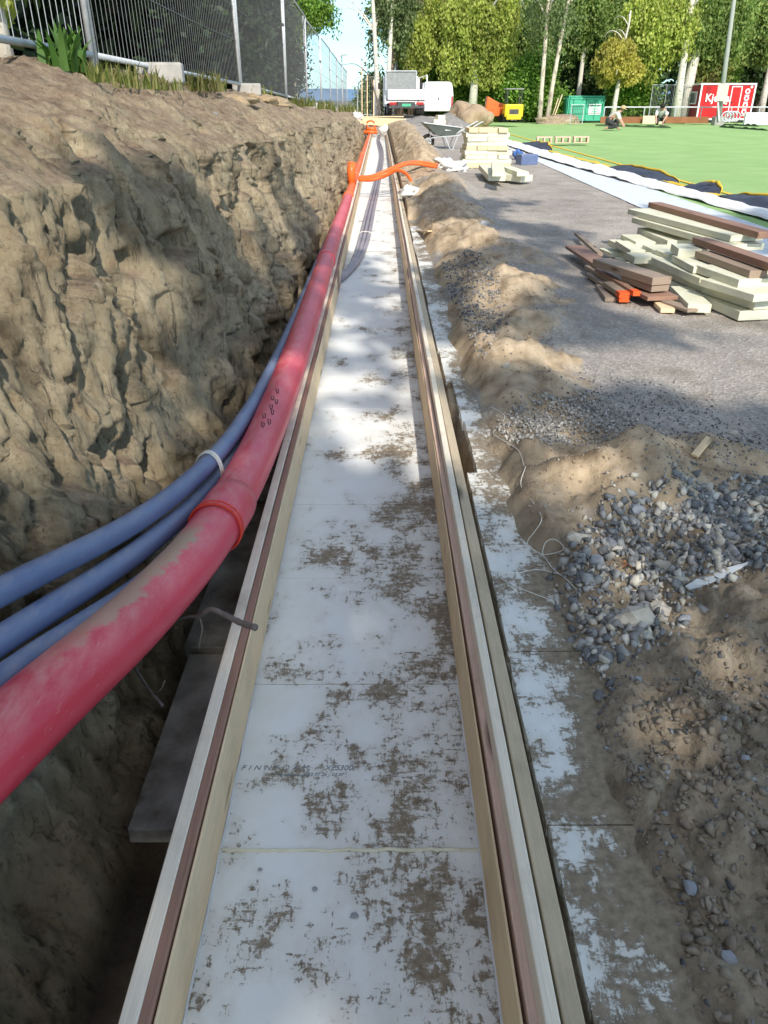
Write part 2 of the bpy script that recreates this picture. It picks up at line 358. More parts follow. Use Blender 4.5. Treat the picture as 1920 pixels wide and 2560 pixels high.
def bank_ctrl(Y):
    l, f_ = zl(Y), zf(Y); o = -.10*sstep(2.6, 1.2, Y)
    return [(-.30,-.24),(-.665,-.24),(-.715,-.12),(-.79+o*.4,.18),(-.92+o*.8,.58),(-1.02+o,.95*l/1.4),(-1.12+o,l-.10),(-1.30,l+.03),(-1.65,(l*.45+f_*.55)),(-2.0,f_),(-2.6,f_+.03),(-5,f_+.05),(-14,f_+.1),(-45,f_+.1),(-60,-.5)]
prm = [0, 1, 2, 3, 4, 5, 6, 7, 8, 9, 10, 11, 12, 13, 14]
segs = [3, 6, 20, 26, 26, 26, 22, 26, 20, 12, 8, 5, 3, 2]
ts = []
for i, k in enumerate(segs): ts += [i+j/k for j in range(k)]
ts.append(14.0)
V = []
for Y in Ys:
    cp = bank_ctrl(Y)
    xs_ = np.interp(ts, prm, [a for a, b in cp]); zs_ = np.interp(ts, prm, [b for a, b in cp])
    for t, x, z in zip(ts, xs_, zs_):
        wl = sstep(1.2, 3, t)*sstep(9.2, 7, t)       # wall weight
        tp = sstep(6.2, 8, t)*sstep(12, 10, t)
        dx = dz = 0
        if wl > 0:
            big = nz(Y*1.1, z*1.3, 3.1)*.14 + nz(Y*2.9+9, z*2.2, 1.7)*.085
            flute = nz(Y*7+z*1.5, z*1.1, 8.8)*.05 + nz(Y*17, z*2.2+Y, 5.5)*.022
            chunk = max(0, nz(Y*5.2, z*4.2, 2.2)-.12)*.14
            hole = -max(0, nz(Y*4.1+30, z*4.6+11, 9.9)-.36)*.5
            crk = nz(Y*13, z*11, 4.4)*.02 + nz(Y*29, z*23, 4.4)*.010
            wz = nz(Y*2.3, z*2.3, 7)*.25
            wv = nz(Y*9, z*7, 17)*.05
            f1, e1 = facet((Y+wz)*4.6, (z+wz)*2.4, 1.5, 2.6); f2, e2 = facet((Y+wv)*13, (z+wv)*6.5, 3.5, 2.4); f3, e3 = facet((Y+wv)*34, (z-wv)*15, 5.5, 2)
            blk = f1*.085-(1-e1)*.022; blk2 = f2*.034-(1-e2)*.016+f3*.010-(1-e3)*.003
            msk = sstep(-.15, .3, nz(Y*1.3+4, z*1.6, 21)); flute = flute*.8+blk*(.35+.65*msk)+blk2*(.45+.55*msk)+(1-abs(nz(Y*10, z*1.8+Y*.5, 31))*2.4)*.022*(1-msk*.6)
            dx = wl*(big+flute+chunk+hole+crk)-.03*wl
            dz = wl*(nz(Y*5, z*5, 13)*.03)
        if tp > 0:
            dz += tp*(fbm(x*1.7, Y*1.1, 2, 5)*.075 + nz(x*14, Y*14, 3)*.016 + nz(x*33, Y*33, 3)*.009+random.uniform(-.003, .003))
        if 0 < t < 2: dz += nz(x*6, Y*5, 1)*.03+nz(x*17, Y*15, 1)*.015
        if wl > 0: dx += random.uniform(-.0022, .0022)
        V.append((x+dx, Y, z+dz))
nT = len(ts); nY = len(Ys)
I = np.arange(nT*nY).reshape(nY, nT)
Fq = np.stack([I[:-1,:-1], I[:-1,1:], I[1:,1:], I[1:,:-1]], -1).reshape(-1, 4)[:, ::-1]
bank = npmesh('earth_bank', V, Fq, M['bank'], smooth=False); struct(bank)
Vb = np.array(V).reshape(nY, nT, 3)
def bank_top(x, Y):
    i = min(nY-1, int(np.searchsorted(Ys, Y))); rrow = Vb[i]; sel = rrow[129:]
    return float(np.interp(-x, -sel[:,0], sel[:,2])) if True else 0

# ------------------------------------------------------------------ terrain: right side
def hillock(u, v): p = PZ(*D(u, v), .28); return p.x, p.y
MOUNDS = []   # x, y, rx, ry, h, sand
for (u, v, rx, ry, h, sd) in [(1270,1020,.36,.17,.10,1),(1450,1000,.40,.17,.075,.85),(1340,990,.2,.10,.04,.6),(1130,1090,.16,.22,.05,1),(1080,770,.28,.35,.12,.9),(1190,690,.35,.35,.10,.35),(1110,620,.28,.40,.15,1),(1010,640,.22,.4,.05,.2),
        (1010,520,.28,.7,.17,1),(1090,540,.4,.6,.10,.1),(985,470,.30,.8,.16,.9),(955,430,.40,.9,.17,.35),(925,405,.25,1.0,.10,.4),(1000,415,.5,1.0,.14,.1)]:
    x, y = hillock(u, v); MOUNDS.append((x, y, rx, ry, h, sd))
for (u, v, rx, ry, h, sd) in [(1060,705,.30,.3,.05,.9),(1030,580,.25,.45,.07,.9),(1000,560,.12,.3,.05,.6),(1120,560,.25,.4,.05,.5),(1140,830,.22,.25,.04,.8),(1030,740,.12,.2,.05,1),(1180,700,.2,.15,.04,.5),(960,505,.12,.5,.08,.9),(1000,650,.10,.3,.04,.7)]:
    x, y = hillock(u, v); MOUNDS.append((x, y, rx, ry, h, sd))
MOUNDS += [(.95,12.6,.35,1.2,.12,.5),(.85,17.5,.40,1.2,.28,1),(.85,19.5,.42,2,.34,1),(.85,23,.42,2.4,.38,1),(.85,27,.42,2.6,.38,1),(.85,31,.42,2.6,.34,1),(.9,35,.45,2.6,.3,1),(.9,39,.5,2.6,.2,.9)]
pitx, pity = hillock(1640, 1450); hx, hy = hillock(1380, 1560)
DIPS = [(pitx+.1, pity, .22, .13, .10), (hx, hy, .10, .06, .025), (.95, 1.15, .10, .2, .05)]
CX0, CY0 = hillock(1500, 1590); CX1, CY1 = hillock(1530, 1830)
def gbase(x, Y):
    return .25 + .0085*max(0, Y-8)*sstep(5.2, 3.2, x)*(1 if Y < 60 else 1)
def layers(x, Y):
    """sand, mud, gravel, height"""
    w1 = fbm(x*2.3+5, Y*2.0, 1, 3)*.5
    sand = 0; h = gbase(x, Y); x_, Y_ = x, Y; wq = .16*nz(x*2.2, Y*1.7, 8)+.07*nz(x*6, Y*5, 2); wr = .25*nz(x*1.5+9, Y*1.1, 4)+.08*nz(x*7, Y*5, 12)
    for (mx, my, rx, ry, hh, sd) in MOUNDS:
        d = math.hypot((x-mx+wq)/rx, (Y-my+wr)/ry)
        if d < 2.6:
            g = math.exp(-d*d*1.1); h += hh*g; sand = max(sand, sd*sstep(1.75, .7, d+w1*.8))
    for (mx, my, rx, ry, hh) in DIPS:
        d = math.hypot((x-mx)/rx, (Y-my)/ry)
        if d < 2.6: h -= hh*math.exp(-d*d*1.5)
    mud = sstep(2.75, 2.25, Y+.55*(x-.9)*.3+w1*.4)*sstep(3.2, 2.3, x)
    mud = max(mud, sstep(.85, .55, x+w1*.25)*sstep(4.2, 3.0, Y)*.8)
    strip = sstep(1.55, .8, x+w1*.55)*(1-mud)*sstep(50, 45, Y)
    sand = max(sand, strip*.75*sstep(.0, .35, .3+w1))
    return sand, mud, h, w1
def board_edge(Y): return .535+.07*nz(Y*2.1, 3)+.05*nz(Y*6, 5)+(.0 if Y < 2 else -.06*sstep(2, 4, Y))
def gapx(Y): return .352 + (.05 if 2.95 < Y < 3.85 else 0)
def gh(x, Y, micro=True):
    sand, mud, h, w1 = layers(x, Y)
    if micro:
        cpx = interp(Y, [CY1, (CY1+CY0)/2, CY0], [CX1, CX1-.03, CX0]); h -= mud*.07*math.exp(-((x-cpx+.02*nz(Y*20, 1))/.018)**2)*sstep(CY1-.05, CY1, Y)*sstep(CY0+.05, CY0, Y)
        dv = noise.voronoi(Vector((x*9+nz(x*4, Y*4)*.8, Y*9, 1)))[0]; h += mud*sstep(.58, .85, x)*(min(.4, dv[1]-dv[0])*.05-.01); f1, e1 = facet(x*14+nz(x*9, Y*9)*.8, Y*14, 2, 2); h += mud*(f1*.020-(1-e1)*.008)*(.35+.65*sstep(.56, .85, x))+random.uniform(-.0015, .0015)
        h += mud*(fbm(x*5, Y*5, 2, 4)*.040+abs(nz(x*19, Y*15, 4))*.020-max(0, .12-abs(nz(x*4, Y*3, 14)))*.30*sstep(.8, 1.05, x))
        h += (1-mud)*(1-sand)*(fbm(x*9, Y*9, 1, 3)*.006)+sand*(fbm(x*5, Y*4, 6, 5)*.05+facet(x*9+nz(x*6, Y*6)*.7, Y*8, 7, 2)[0]*.010+nz(x*25, Y*20, 1)*.009+(1-abs(nz(x*3.5, Y*3, 40))*3)*.02)
    if Y < 46:
        be = board_edge(Y)
        if Y < 11: k = sstep(be-.05, be+.10, x); h = (.168)*(1-k)+max(h-.022*(1-sstep(.7, 1.0, x)), .195)*k if x < 1.1 else h
        if x < gapx(Y)+.02: 
            k = sstep(gapx(Y)+.02, gapx(Y)-.03, x+nz(x*9, Y*7, 3)*.01); h = h*(1-k)-(.20-.13*sstep(.355, .37, x))*k
    return h
xs = list(np.arange(.29, .46, .009))
while xs[-1] < 60: xs.append(xs[-1]+max(.013, (xs[-1]-.8)*.035))
Y2 = [-2.5]
while Y2[-1] < 66: Y2.append(Y2[-1]+(max(.014, (Y2[-1]-.6)*.011) if Y2[-1] > .5 else .08))
V = []; A = []
for Y in Y2:
    for x in xs:
        V.append((x, Y, gh(x, Y))); s_, m_, _, w1 = layers(x, Y); A.append((s_, m_, sstep(5.0, 1.8, x)*.0+0, 1))
nX = len(xs); I = np.arange(nX*len(Y2)).reshape(len(Y2), nX)
Fq = np.stack([I[:-1,:-1], I[:-1,1:], I[1:,1:], I[1:,:-1]], -1).reshape(-1, 4)
n = NT('site_ground', .92, .2); p = n.pos('world')
at = n.n('Attribute', attribute_name='mask'); sep = n.n('SeparateColor'); n.L(at.outputs['Color'], sep.inputs[0])
warp = n.math('MULTIPLY', n.math('SUBTRACT', n.noise(p, 9, 7, .7), .5), .8)
sand = n.ramp(n.math('ADD', sep.outputs[0], warp), [(.35, 0.0), (.6, 1.0)])
mud = n.ramp(n.math('ADD', sep.outputs[1], warp), [(.3, 0.0), (.6, 1.0)])
vr = n.voro(p, 62, out='Color'); sepv = n.n('SeparateColor'); n.L(vr, sepv.inputs[0])
grit = n.ramp(sepv.outputs[0], [(0, (.19, .18, .175)), (.45, (.29, .27, .255)), (.8, (.42, .39, .36)), (1, (.62, .59, .54))])
road = n.mix(.62, grit, n.ramp(n.noise(p, 1.4, 5, .6), [(.35, (.31, .27, .235)), (.65, (.50, .44, .375))]))
road = n.mix(n.ramp(n.noise(p, 2.6, 5, .6), [(.52, 0.0), (.68, .6)]), road, (.24, .205, .165))
sc_ = n.ramp(n.noise(p, 6, 8, .65), [(.34, (.24, .175, .11)), (.48, (.43, .33, .22)), (.66, (.58, .46, .32))])
mc_ = n.ramp(n.noise(p, 7, 9, .7), [(.3, (.15, .115, .08)), (.48, (.30, .24, .17)), (.7, (.42, .345, .25))])
c = n.mix(sand, road, sc_); c = n.mix(mud, c, mc_)
n.base(c)
pv = n.voro(p, 62); n.bump(n.math('MULTIPLY', pv, n.math('SUBTRACT', 1, sand)), .55, .009)
n.bump(n.noise(p, 22, 8, .7), .7, .016); n.bump(n.noise(n.pos('world', (1, .4, 1)), 55, 6, .7), .4, .006)
M['ground'] = n.m
gr = npmesh('ground_gravel_road', V, Fq, M['ground'], smooth=False); struct(gr)
ca = gr.data.color_attributes.new('mask', 'FLOAT_COLOR', 'POINT'); ca.data.foreach_set('color', np.array(A, dtype=np.float32).ravel())
def G(u, v, disp=True, lift=0):
    px, py = D(u, v) if disp else (u, v); z = .25
    for _ in range(25):
        p = PZ(px, py, z); z = z*.5+.5*gh(p.x, p.y)
    p = PZ(px, py, z); return Vector((p.x, p.y, z+lift))
# far ground sheet, trench end, hills
m = simple('far_ground_soil', (.10, .10, .06), (.17, .16, .09), .15, .95, .2, 3, kind='world')
struct(MB().add([(-2500,-2500,-.5),(2500,-2500,-.5),(2500,2500,-.5),(-2500,2500,-.5)], [(0,1,2,3)]).build('ground_plain', m))
mb = MB(); mb.box((0, 54, .17), (2.4, 19.0, .8)); mb.box((-.0, -1.6, -.3), (1.6, 2.2, .12))
o = mb.build('ground_trench_end', M['ground']); struct(o)
V = []; 
for j in range(3):
    for i in range(161): 
        x = -1500+i*19; V.append((x, 1300+j*120, -5 if j == 0 else (14+12*nz(x*.0016, 3)+6*nz(x*.005, 8) if j == 1 else 10)))
I = np.arange(161*3).reshape(3, 161); Fq = np.stack([I[:-1,:-1], I[:-1,1:], I[1:,1:], I[1:,:-1]], -1).reshape(-1, 4)
struct(npmesh('distant_hills', V, Fq, simple('hazy_hill', (.13, .22, .33), (.16, .26, .38), .01, .95, 0, kind='world'), smooth=True))

# ------------------------------------------------------------------ boards and planks
def plank(name, a, b, w_, t_, mt, label, cat='timber plank', group=None, side=1, roll=0, bev=.003, bow=0, ztop=True):
    """board whose upper left edge runs a->b; it is w_ wide to the right of that edge, t_ thick"""
    a = Vector(a); b = Vector(b); L_ = (b-a).length; ux = (b-a).normalized()
    uy = Vector((0,0,1)).cross(ux).normalized()*(-side); uz = ux.cross(uy).normalized()
    if uz.z < 0: uz = -uz
    nseg = max(1, int(L_/.25)); bm = bmesh.new(); rows = []
    for i in range(nseg+1):
        x = L_*i/nseg; bo = bow*math.sin(math.pi*i/nseg)
        rows.append([bm.verts.new((x, yy+bo, zz)) for yy, zz in ((0,0),(w_,0),(w_,-t_),(0,-t_))])
    for i in range(nseg):
        for k in range(4): bm.faces.new((rows[i][k], rows[i][(k+1)%4], rows[i+1][(k+1)%4], rows[i+1][k]))
    bm.faces.new(rows[0]); bm.faces.new(rows[-1][::-1])
    bmesh.ops.recalc_face_normals(bm, faces=bm.faces); me = bpy.data.meshes.new(name); bm.to_mesh(me); bm.free(); me.materials.append(mt)
    o = bpy.data.objects.new(name, me); C.objects.link(o)
    uy2 = uy; Mx = Matrix((ux, uy2, uz)).transposed()
    if Mx.determinant() < 0: Mx = Matrix((ux, uy2, -uz)).transposed(); me.transform(Matrix.Scale(-1, 4, (0,0,1))); me.flip_normals()
    if roll: Mx = Mx @ Matrix.Rotation(roll, 3, 'X')
    o.matrix_world = Matrix.Translation(a) @ Mx.to_4x4()
    if bev: bv = o.modifiers.new('bevel', 'BEVEL'); bv.width = bev; bv.segments = 2
    return tag(o, label, cat, group)
ORD = ['nearest', 'second nearest', 'third nearest', 'fourth nearest', 'fifth nearest', 'sixth nearest', 'seventh nearest', 'eighth nearest', 'ninth nearest', 'tenth nearest', 'eleventh nearest', 'twelfth nearest']
# floor boards: joints measured at Y
zj = .6; y = 1.55-.6*3; k = 0; i = 0
joints = []
yj = PZ(600*1.157, 1838*1.1573, 0).y
while yj-zj*1 > -.6: yj -= zj
while yj < 45:
    joints.append(yj); yj += zj*(1 if yj < 12 else 1)
GF = 'insulation boards forming the trench floor'
cnt = 0
for a, b in zip(joints[:-1], joints[1:]):
    vis = b > .85
    tilt = random.uniform(-.002, .002)
    mb = MB(); L_ = b-a-.0035
    x0, x1 = -.397, .246
    mb.box(((x0+x1)/2, (a+b)/2, -.025+random.uniform(-.0015, .0015)), (x1-x0, L_, .05))
    o = mb.build('insulation_board', M['xps_floor'], bevel=.0025)
    if vis and cnt < 12:
        lab = ORD[cnt]+' white insulation board on the trench floor, ' + ('smeared with brown mud' if cnt < 5 else 'with thin mud stains')
        cnt += 1
    else: lab = 'pale insulation board laid across the far trench floor' if vis else 'muddy insulation board under the photographer'
    tag(o, lab, 'insulation board', GF)
# formwork planks
def run(x, z, w_, t_, mt, label, joints_, name='formwork_plank', grp='formwork planks along the trench'):
    prev = -.3
    for q, j in enumerate(joints_):
        jit = random.uniform(-.004, .004)
        word = ('nearest length of ', 'second length of ', 'third length of ', 'far length of ', 'far length of ')[min(q, 4)]
        plank(name, (x+jit, prev+.002, z+random.uniform(-.002, .002)), (x+jit*-1, j-.002, z+random.uniform(-.002, .002)), w_, t_, mt, word+label, 'formwork plank', grp, bow=random.uniform(-.004, .004))
        prev = j
run(-.4215, .20, .0225, .22, M['wood_brown'], 'brown inner plank of left formwork', [4.6, 8.8, 14, 20, 26, 32, 38, 44.5])
run(-.4560, .203, .033, .25, M['wood_white'], 'pale outer plank of left formwork', [3.3, 7.7, 12.5, 18, 24, 30, 37, 44.5])
run(.247, .215, .021, .235, M['wood_pink'], 'low inner plank of right formwork', [3.9, 8.3, 13.5, 20, 27, 34, 44.5])
run(.2695, .27, .026, .29, M['wood_white'], 'raised pale plank of right formwork', [4.35, 9, 14, 21, 28, 36, 44.5])
run(.297, .262, .036, .28, M['wood_grey'], 'grey outer plank of right formwork', [5.6, 10, 16, 22, 29, 37, 44.5])
# pale facing on the inner face of the left plank
run(-.3985, .192, .006, .18, M['wood_pale'], 'thin pale facing board inside left formwork', [2.9, 7.1, 12, 18, 26, 35, 44.5], 'facing_board')
run(.2405, .205, .0055, .2, M['wood_pale'], 'thin tan facing board inside right formwork', [3.3, 7.9, 13, 19, 27, 36, 44.5], 'facing_board')
# boards outside left formwork
GS = 'dusty insulation boards left of the formwork'
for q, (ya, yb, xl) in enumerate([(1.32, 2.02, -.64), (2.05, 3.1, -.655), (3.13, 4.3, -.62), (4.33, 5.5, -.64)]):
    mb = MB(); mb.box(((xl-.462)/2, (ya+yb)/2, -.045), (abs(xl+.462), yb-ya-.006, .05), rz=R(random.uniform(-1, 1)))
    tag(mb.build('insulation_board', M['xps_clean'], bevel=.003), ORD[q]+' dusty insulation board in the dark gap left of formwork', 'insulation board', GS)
mb = MB(); mb.box((-.474, 2.6, .02), (.02, 6.5, .16)); tag(mb.build('dark_plank', M['wood_old'], bevel=.003), 'dark damp plank low against the outside of left formwork', 'timber plank')
# boards right of the formwork
yb = PZ(1105*1.1573, 1407*1.1573, .2).y
js = [yb+(-3+i)*.6 for i in range(18)]
for q, (a, b) in enumerate(zip(js[:-1], js[1:])):
    x0 = .362 if not (2.95 < (a+b)/2 < 3.9) else .405
    x0 += random.uniform(-.006, .006)
    # ragged broken edge
    N_ = 24; top = []; rag = [abs(nz(a*3+i*.9, q))*.010+max(0, nz(i*.37, q*3.3)-.25)*.03 for i in range(N_+1)]
    vs = []; fs = []
    for i in range(N_+1):
        yy = a+.002+(b-a-.004)*i/N_
        vs += [(x0+rag[i]*.35, yy, .2), (x0+.59, yy, .2), (x0+.59, yy, .145), (x0+.004, yy, .145), (x0-rag[i]*.5, yy, .19-rag[i])]
    for i in range(N_):
        for k in range(5): fs.append((i*5+k, i*5+(k+1)%5, (i+1)*5+(k+1)%5, (i+1)*5+k))
    fs += [(0,4,3,2,1), tuple(N_*5+k for k in range(5))]
    o = MB().add(vs, fs).build('insulation_board', M['xps_side'])
    me = o.data; bm = bmesh.new(); bm.from_mesh(me); bmesh.ops.recalc_face_normals(bm, faces=bm.faces); bm.to_mesh(me); bm.free()
    tag(o, (ORD[max(0, q-1)] if q < 9 else 'far')+' mud covered insulation board on the ground right of formwork', 'insulation board', 'muddy insulation boards beside right formwork')
# foam bead across the floor and along left floor edge
jn = min(joints, key=lambda j: abs(j-PZ(600*1.157, 1838*1.1573, 0).y))
pts = [(-.39+i*.0053, jn+nz(i*.35, 1)*.004+nz(i*.11, 7)*.004, .002) for i in range(121)]
o = MB().tube(pts, [.0042+.003*abs(nz(i*.55, 3)) for i in range(121)], 8).build('foam_seam', M['foam_bead'], smooth=True); tag(o, 'lumpy cream foam bead sealing a floor joint', 'sealing foam')
for (ya, yb_, xx, lab) in [(.5, 1.75, -.391, 'white foam strip along left floor edge near the front'), (.5, 1.9, .236, 'white foam strip along right floor edge near the front')]:
    k = int((yb_-ya)/.012); pts = [(xx+nz(i*.2, xx*9)*.003, ya+i*.012, .003) for i in range(k)]
    tag(MB().tube(pts, [.004+.0025*abs(nz(i*.3, 3)) for i in range(k)], 6).build('foam_seam', M['plastic_white'], smooth=True), lab, 'sealing foam')
# printed text on board
def text(s_, size, mt, parent, loc, rot=(0,0,0), name='lettering', bold=0, shear=0, extr=.0006, align='LEFT', spc=1):
    cu = bpy.data.curves.new(name, 'FONT'); cu.body = s_; cu.size = size; cu.extrude = extr; cu.offset = bold; cu.shear = shear; cu.align_x = align; cu.space_character = spc
    t = bpy.data.objects.new(name, cu); C.objects.link(t)
    dg = bpy.context.evaluated_depsgraph_get(); me = bpy.data.meshes.new_from_object(t.evaluated_get(dg)); bpy.data.objects.remove(t)
    me.materials.clear(); me.materials.append(mt)
    o = bpy.data.objects.new(name, me); C.objects.link(o); o.location = loc; o.rotation_euler = rot
    if parent: o.parent = parent
    return o
tb = [o for o in bpy.data.objects if o.get('label', '').startswith('second nearest white insulation board')][0]
y1 = PZ(*D(640, 1665), 0).y
bx_ = lambda u, v: PZ(*D(u, v), 0) - tb.location
q = bx_(519, 1664); text('FINNFOAM', .024, M['text_ink'], tb, (q.x, q.y, .0505), shear=.3, spc=1.75)
q = bx_(700, 1664); text('XPS300', .024, M['text_ink'], tb, (q.x, q.y, .0505), shear=.3)
q = bx_(600, 1677); text('Produced  2022 01 26 - 03:37', .0145, M['text_ink'], tb, (q.x, q.y, .0505), shear=.3)

# ------------------------------------------------------------------ pipes
def stations(lst): return [Vector(p) for p in lst]
red = spline([(-1.02,-.6,.62),(-.86,.45,.58),(-.715,1.10,.525),(-.62,1.65,.42),(-.552,2.22,.345),(-.515,3.0,.30),(-.50,4.2,.285),(-.505,6.0,.275),(-.52,8.5,.25),(-.525,11,.215),(-.53,13.6,.18)], 10)
t = thing('sewer_pipe', 'large dusty red plastic pipe resting beside the left formwork', 'pipe', red[0])
MB().tube([p-red[0] for p in red], .08, 32).build('pipe_body', M['red_pipe'], t, smooth=True)
def ring(parent, path, yy, r, L_, mt, name='socket', org=None, lips=True):
    i = min(range(len(path)), key=lambda k: abs(path[k].y-yy)); d = (path[min(i+1, len(path)-1)]-path[i-1]).normalized(); c_ = path[i]-org
    prof_ = [(0, r*.985), (.003, r*1.03), (.012, r*1.05), (.02, r*1.02), (.03, r*1.045), (.045, r*1.035), (L_-.05, r*1.03), (L_, r*.99)] if lips else [(0, r), (L_, r)]
    MB().tube([c_+d*a for a, b in prof_], [b*1.03 for a, b in prof_], 32).build(name, mt, parent, smooth=True)
ring(t, red, 2.22, .083, .24, M['red_pipe'], org=red[0])
i = min(range(len(red)), key=lambda k: abs(red[k].y-2.22)); d = (red[i+1]-red[i-1]).normalized()
for off, rr in ((-.004, .0045), (.022, .0035)):
    c_ = red[i]-red[0]+d*off; u = d.orthogonal().normalized(); b_ = d.cross(u)
    MB().tube([c_+(u*math.cos(a)+b_*math.sin(a))*.0885 for a in [k*2*math.pi/40 for k in range(41)]], rr, 8).build('seal_ring', M['seal_red'], t, smooth=True)
ring(t, red, 7.4, .082, .2, M['red_pipe'], org=red[0])
# handwriting like scribble on pipe
def onpipe(path, yy, ang, r):
    i = min(range(len(path)), key=lambda k: abs(path[k].y-yy)); j = min(i+1, len(path)-1)
    f_ = (yy-path[i].y)/(path[j].y-path[i].y+1e-6); p = path[i].lerp(path[j], max(-1, min(1, f_))); d = (path[j]-path[i-1]).normalized()
    u = Vector((0,0,1)); u = (u-d*u.dot(d)).normalized(); b_ = d.cross(u); return p+(u*math.cos(ang)+b_*math.sin(ang))*r
mb = MB()
for (y0, a0) in [(3.05,.10),(3.16,-.05),(3.28,.12),(3.40,-.02),(3.10,.35),(3.22,.30),(3.36,.28),(3.5,.1)]:
    pts = [onpipe(red, y0+.03*math.cos(w_*1.3)+.008*w_*.2, a0+.11*math.sin(w_), .0808)-red[0] for w_ in [k*.55 for k in range(9)]]
    mb.tube(pts, .0018, 5)
mb.build('lettering', M['black_ink'], t)
# orange continuation
org = spline([(-.53,13.75,.175),(-.535,15,.16),(-.54,20,.14),(-.53,28,.12),(-.53,36,.10),(-.50,44,.10)], 8)
t = thing('drain_pipe', 'orange red plastic pipe continuing along the far trench wall', 'pipe', org[0])
MB().tube([p-org[0] for p in org], .078, 20).build('pipe_body', M['orange_pipe'], t, smooth=True)
ring(t, org, 13.8, .088, .45, M['orange_pipe'], org=org[0]); ring(t, org, 18, .085, .3, M['orange_pipe'], org=org[0])
ring(t, org, 25, .085, .3, M['orange_pipe'], org=org[0])
MB().tube([Vector((-.54,15.6,.2))-org[0], Vector((-.55,15.65,.42))-org[0], Vector((-.53,15.7,.55))-org[0]], [.075,.08,.085], 18).build('branch_socket', M['orange_pipe'], t, smooth=True)
# blue conduits
GB = 'blue conduits lying left of the red pipe'
def blue(pa, lab):
    path = spline(pa, 10); t = MB().tube(path, .034, 20).build('conduit', M['blue_pipe'], smooth=True, origin=path[0]); tag(t, lab, 'conduit', GB); return path
p0 = PY(-60, 1500, 1.38); 
b1 = blue([(-1.25,.55,.74),(-1.05,1.0,.68),(-.865,1.45,.615),(-.735,2.05,.475),(-.655,2.65,.385),(-.615,3.3,.33),(-.61,4.4,.26),(-.62,6,.20),(-.62,9,.16)], 'uppermost of the three blue conduits left of the red pipe')
b2 = blue([(-1.2,.40,.66),(-1.0,.88,.61),(-.835,1.36,.552),(-.715,1.98,.415),(-.648,2.62,.308),(-.622,3.3,.255),(-.61,4.4,.19),(-.62,6,.13),(-.62,9,.10)], 'middle one of the three blue conduits left of the red pipe')
b3 = blue([(-1.15,.30,.61),(-.95,.78,.565),(-.79,1.28,.52),(-.675,1.90,.36),(-.622,2.55,.255),(-.58,3.3,.20),(-.56,4.4,.15),(-.57,6,.08),(-.57,9,.05)], 'lowest blue conduit, next to the red pipe')
c_ = Vector((-.655,2.64,.345)); d = Vector((.09,.95,-.15)).normalized(); u = Vector((1,0,0)); u = (u-d*u.dot(d)).normalized(); b_ = d.cross(u); mb = MB()
for off in (-.012, .003, .016):
    mb.tube([c_+d*off+u*.052*math.cos(a)+b_*.086*math.sin(a) for a in [k*2*math.pi/28 for k in range(29)]], .0028, 6)
mb.tube(spline([c_+b_*.086+d*.01, c_+b_*.12+u*-.03, c_+b_*.10+u*-.06+d*.05, c_+b_*.14+d*.05, c_+b_*.09+d*.0], 6), .002, 5)
tag(mb.build('string_tie', M['string'], smooth=True), 'white string tied around the three blue conduits', 'string')
# grey conduits inside trench
for q, off in enumerate((-.052, 0, .052)):
    pts = [(-.47, 7.75-off*3, .035), (-.40, 7.9-off*3, .035), (-.33, 8.25-off*2.4, .033), (-.265+off*.6, 8.9-off, .033), (-.215+off, 10.2, .033), (-.165+off, 13, .033), (-.10+off, 16.5, .033), (-.03+off, 21, .033), (.03+off, 27, .033), (-.02+off*1.2, 32, .033), (-.10+off, 37, .033), (-.06+off, 42, .033)]
    path = spline(pts, 8)
    tag(MB().tube(path, .0255, 14).build('grey_conduit', M['grey_pipe'], smooth=True, origin=path[0]), ('left', 'middle', 'right')[q]+' one of three grey conduits lying on the trench floor', 'conduit', 'grey conduits inside the trench')
mb = MB(); mb.tube([(-.205+.09*math.cos(a), 10.6, .036+.036*math.sin(a)) for a in [k*2*math.pi/20 for k in range(21)]], .005, 6)
tag(mb.build('string_tie', M['string']), 'white tie around the grey conduits on the trench floor', 'string')
# orange conduits crossing the trench
def dpt(u, v, Y): return PY(*D(u, v), Y)
paths = [([dpt(775,386,15.3), dpt(800,384,15.2), dpt(835,375,15.2), dpt(870,357,15.4), dpt(900,354,15.8), dpt(943,361,16.1)], 'upper orange conduit arching over the trench to a wrapped end'),
         ([dpt(775,388,15.0), dpt(800,389,14.9), dpt(830,381,14.9), dpt(858,368,14.8), dpt(880,378,14.6), dpt(894,404,14.3)], 'orange conduit bending down into the soil right of the trench'),
         ([dpt(776,383,15.5), dpt(805,380,15.45), dpt(840,366,15.5), dpt(870,354,15.7), dpt(903,350,16.1), dpt(945,356,16.4)], 'hindmost orange conduit arching over the trench')]
for pa, lab in paths:
    path = spline(pa, 8); tag(MB().tube(path, .029, 14).build('orange_conduit', M['orange_pipe'], smooth=True, origin=path[0]), lab, 'conduit', 'orange conduits crossing the trench')

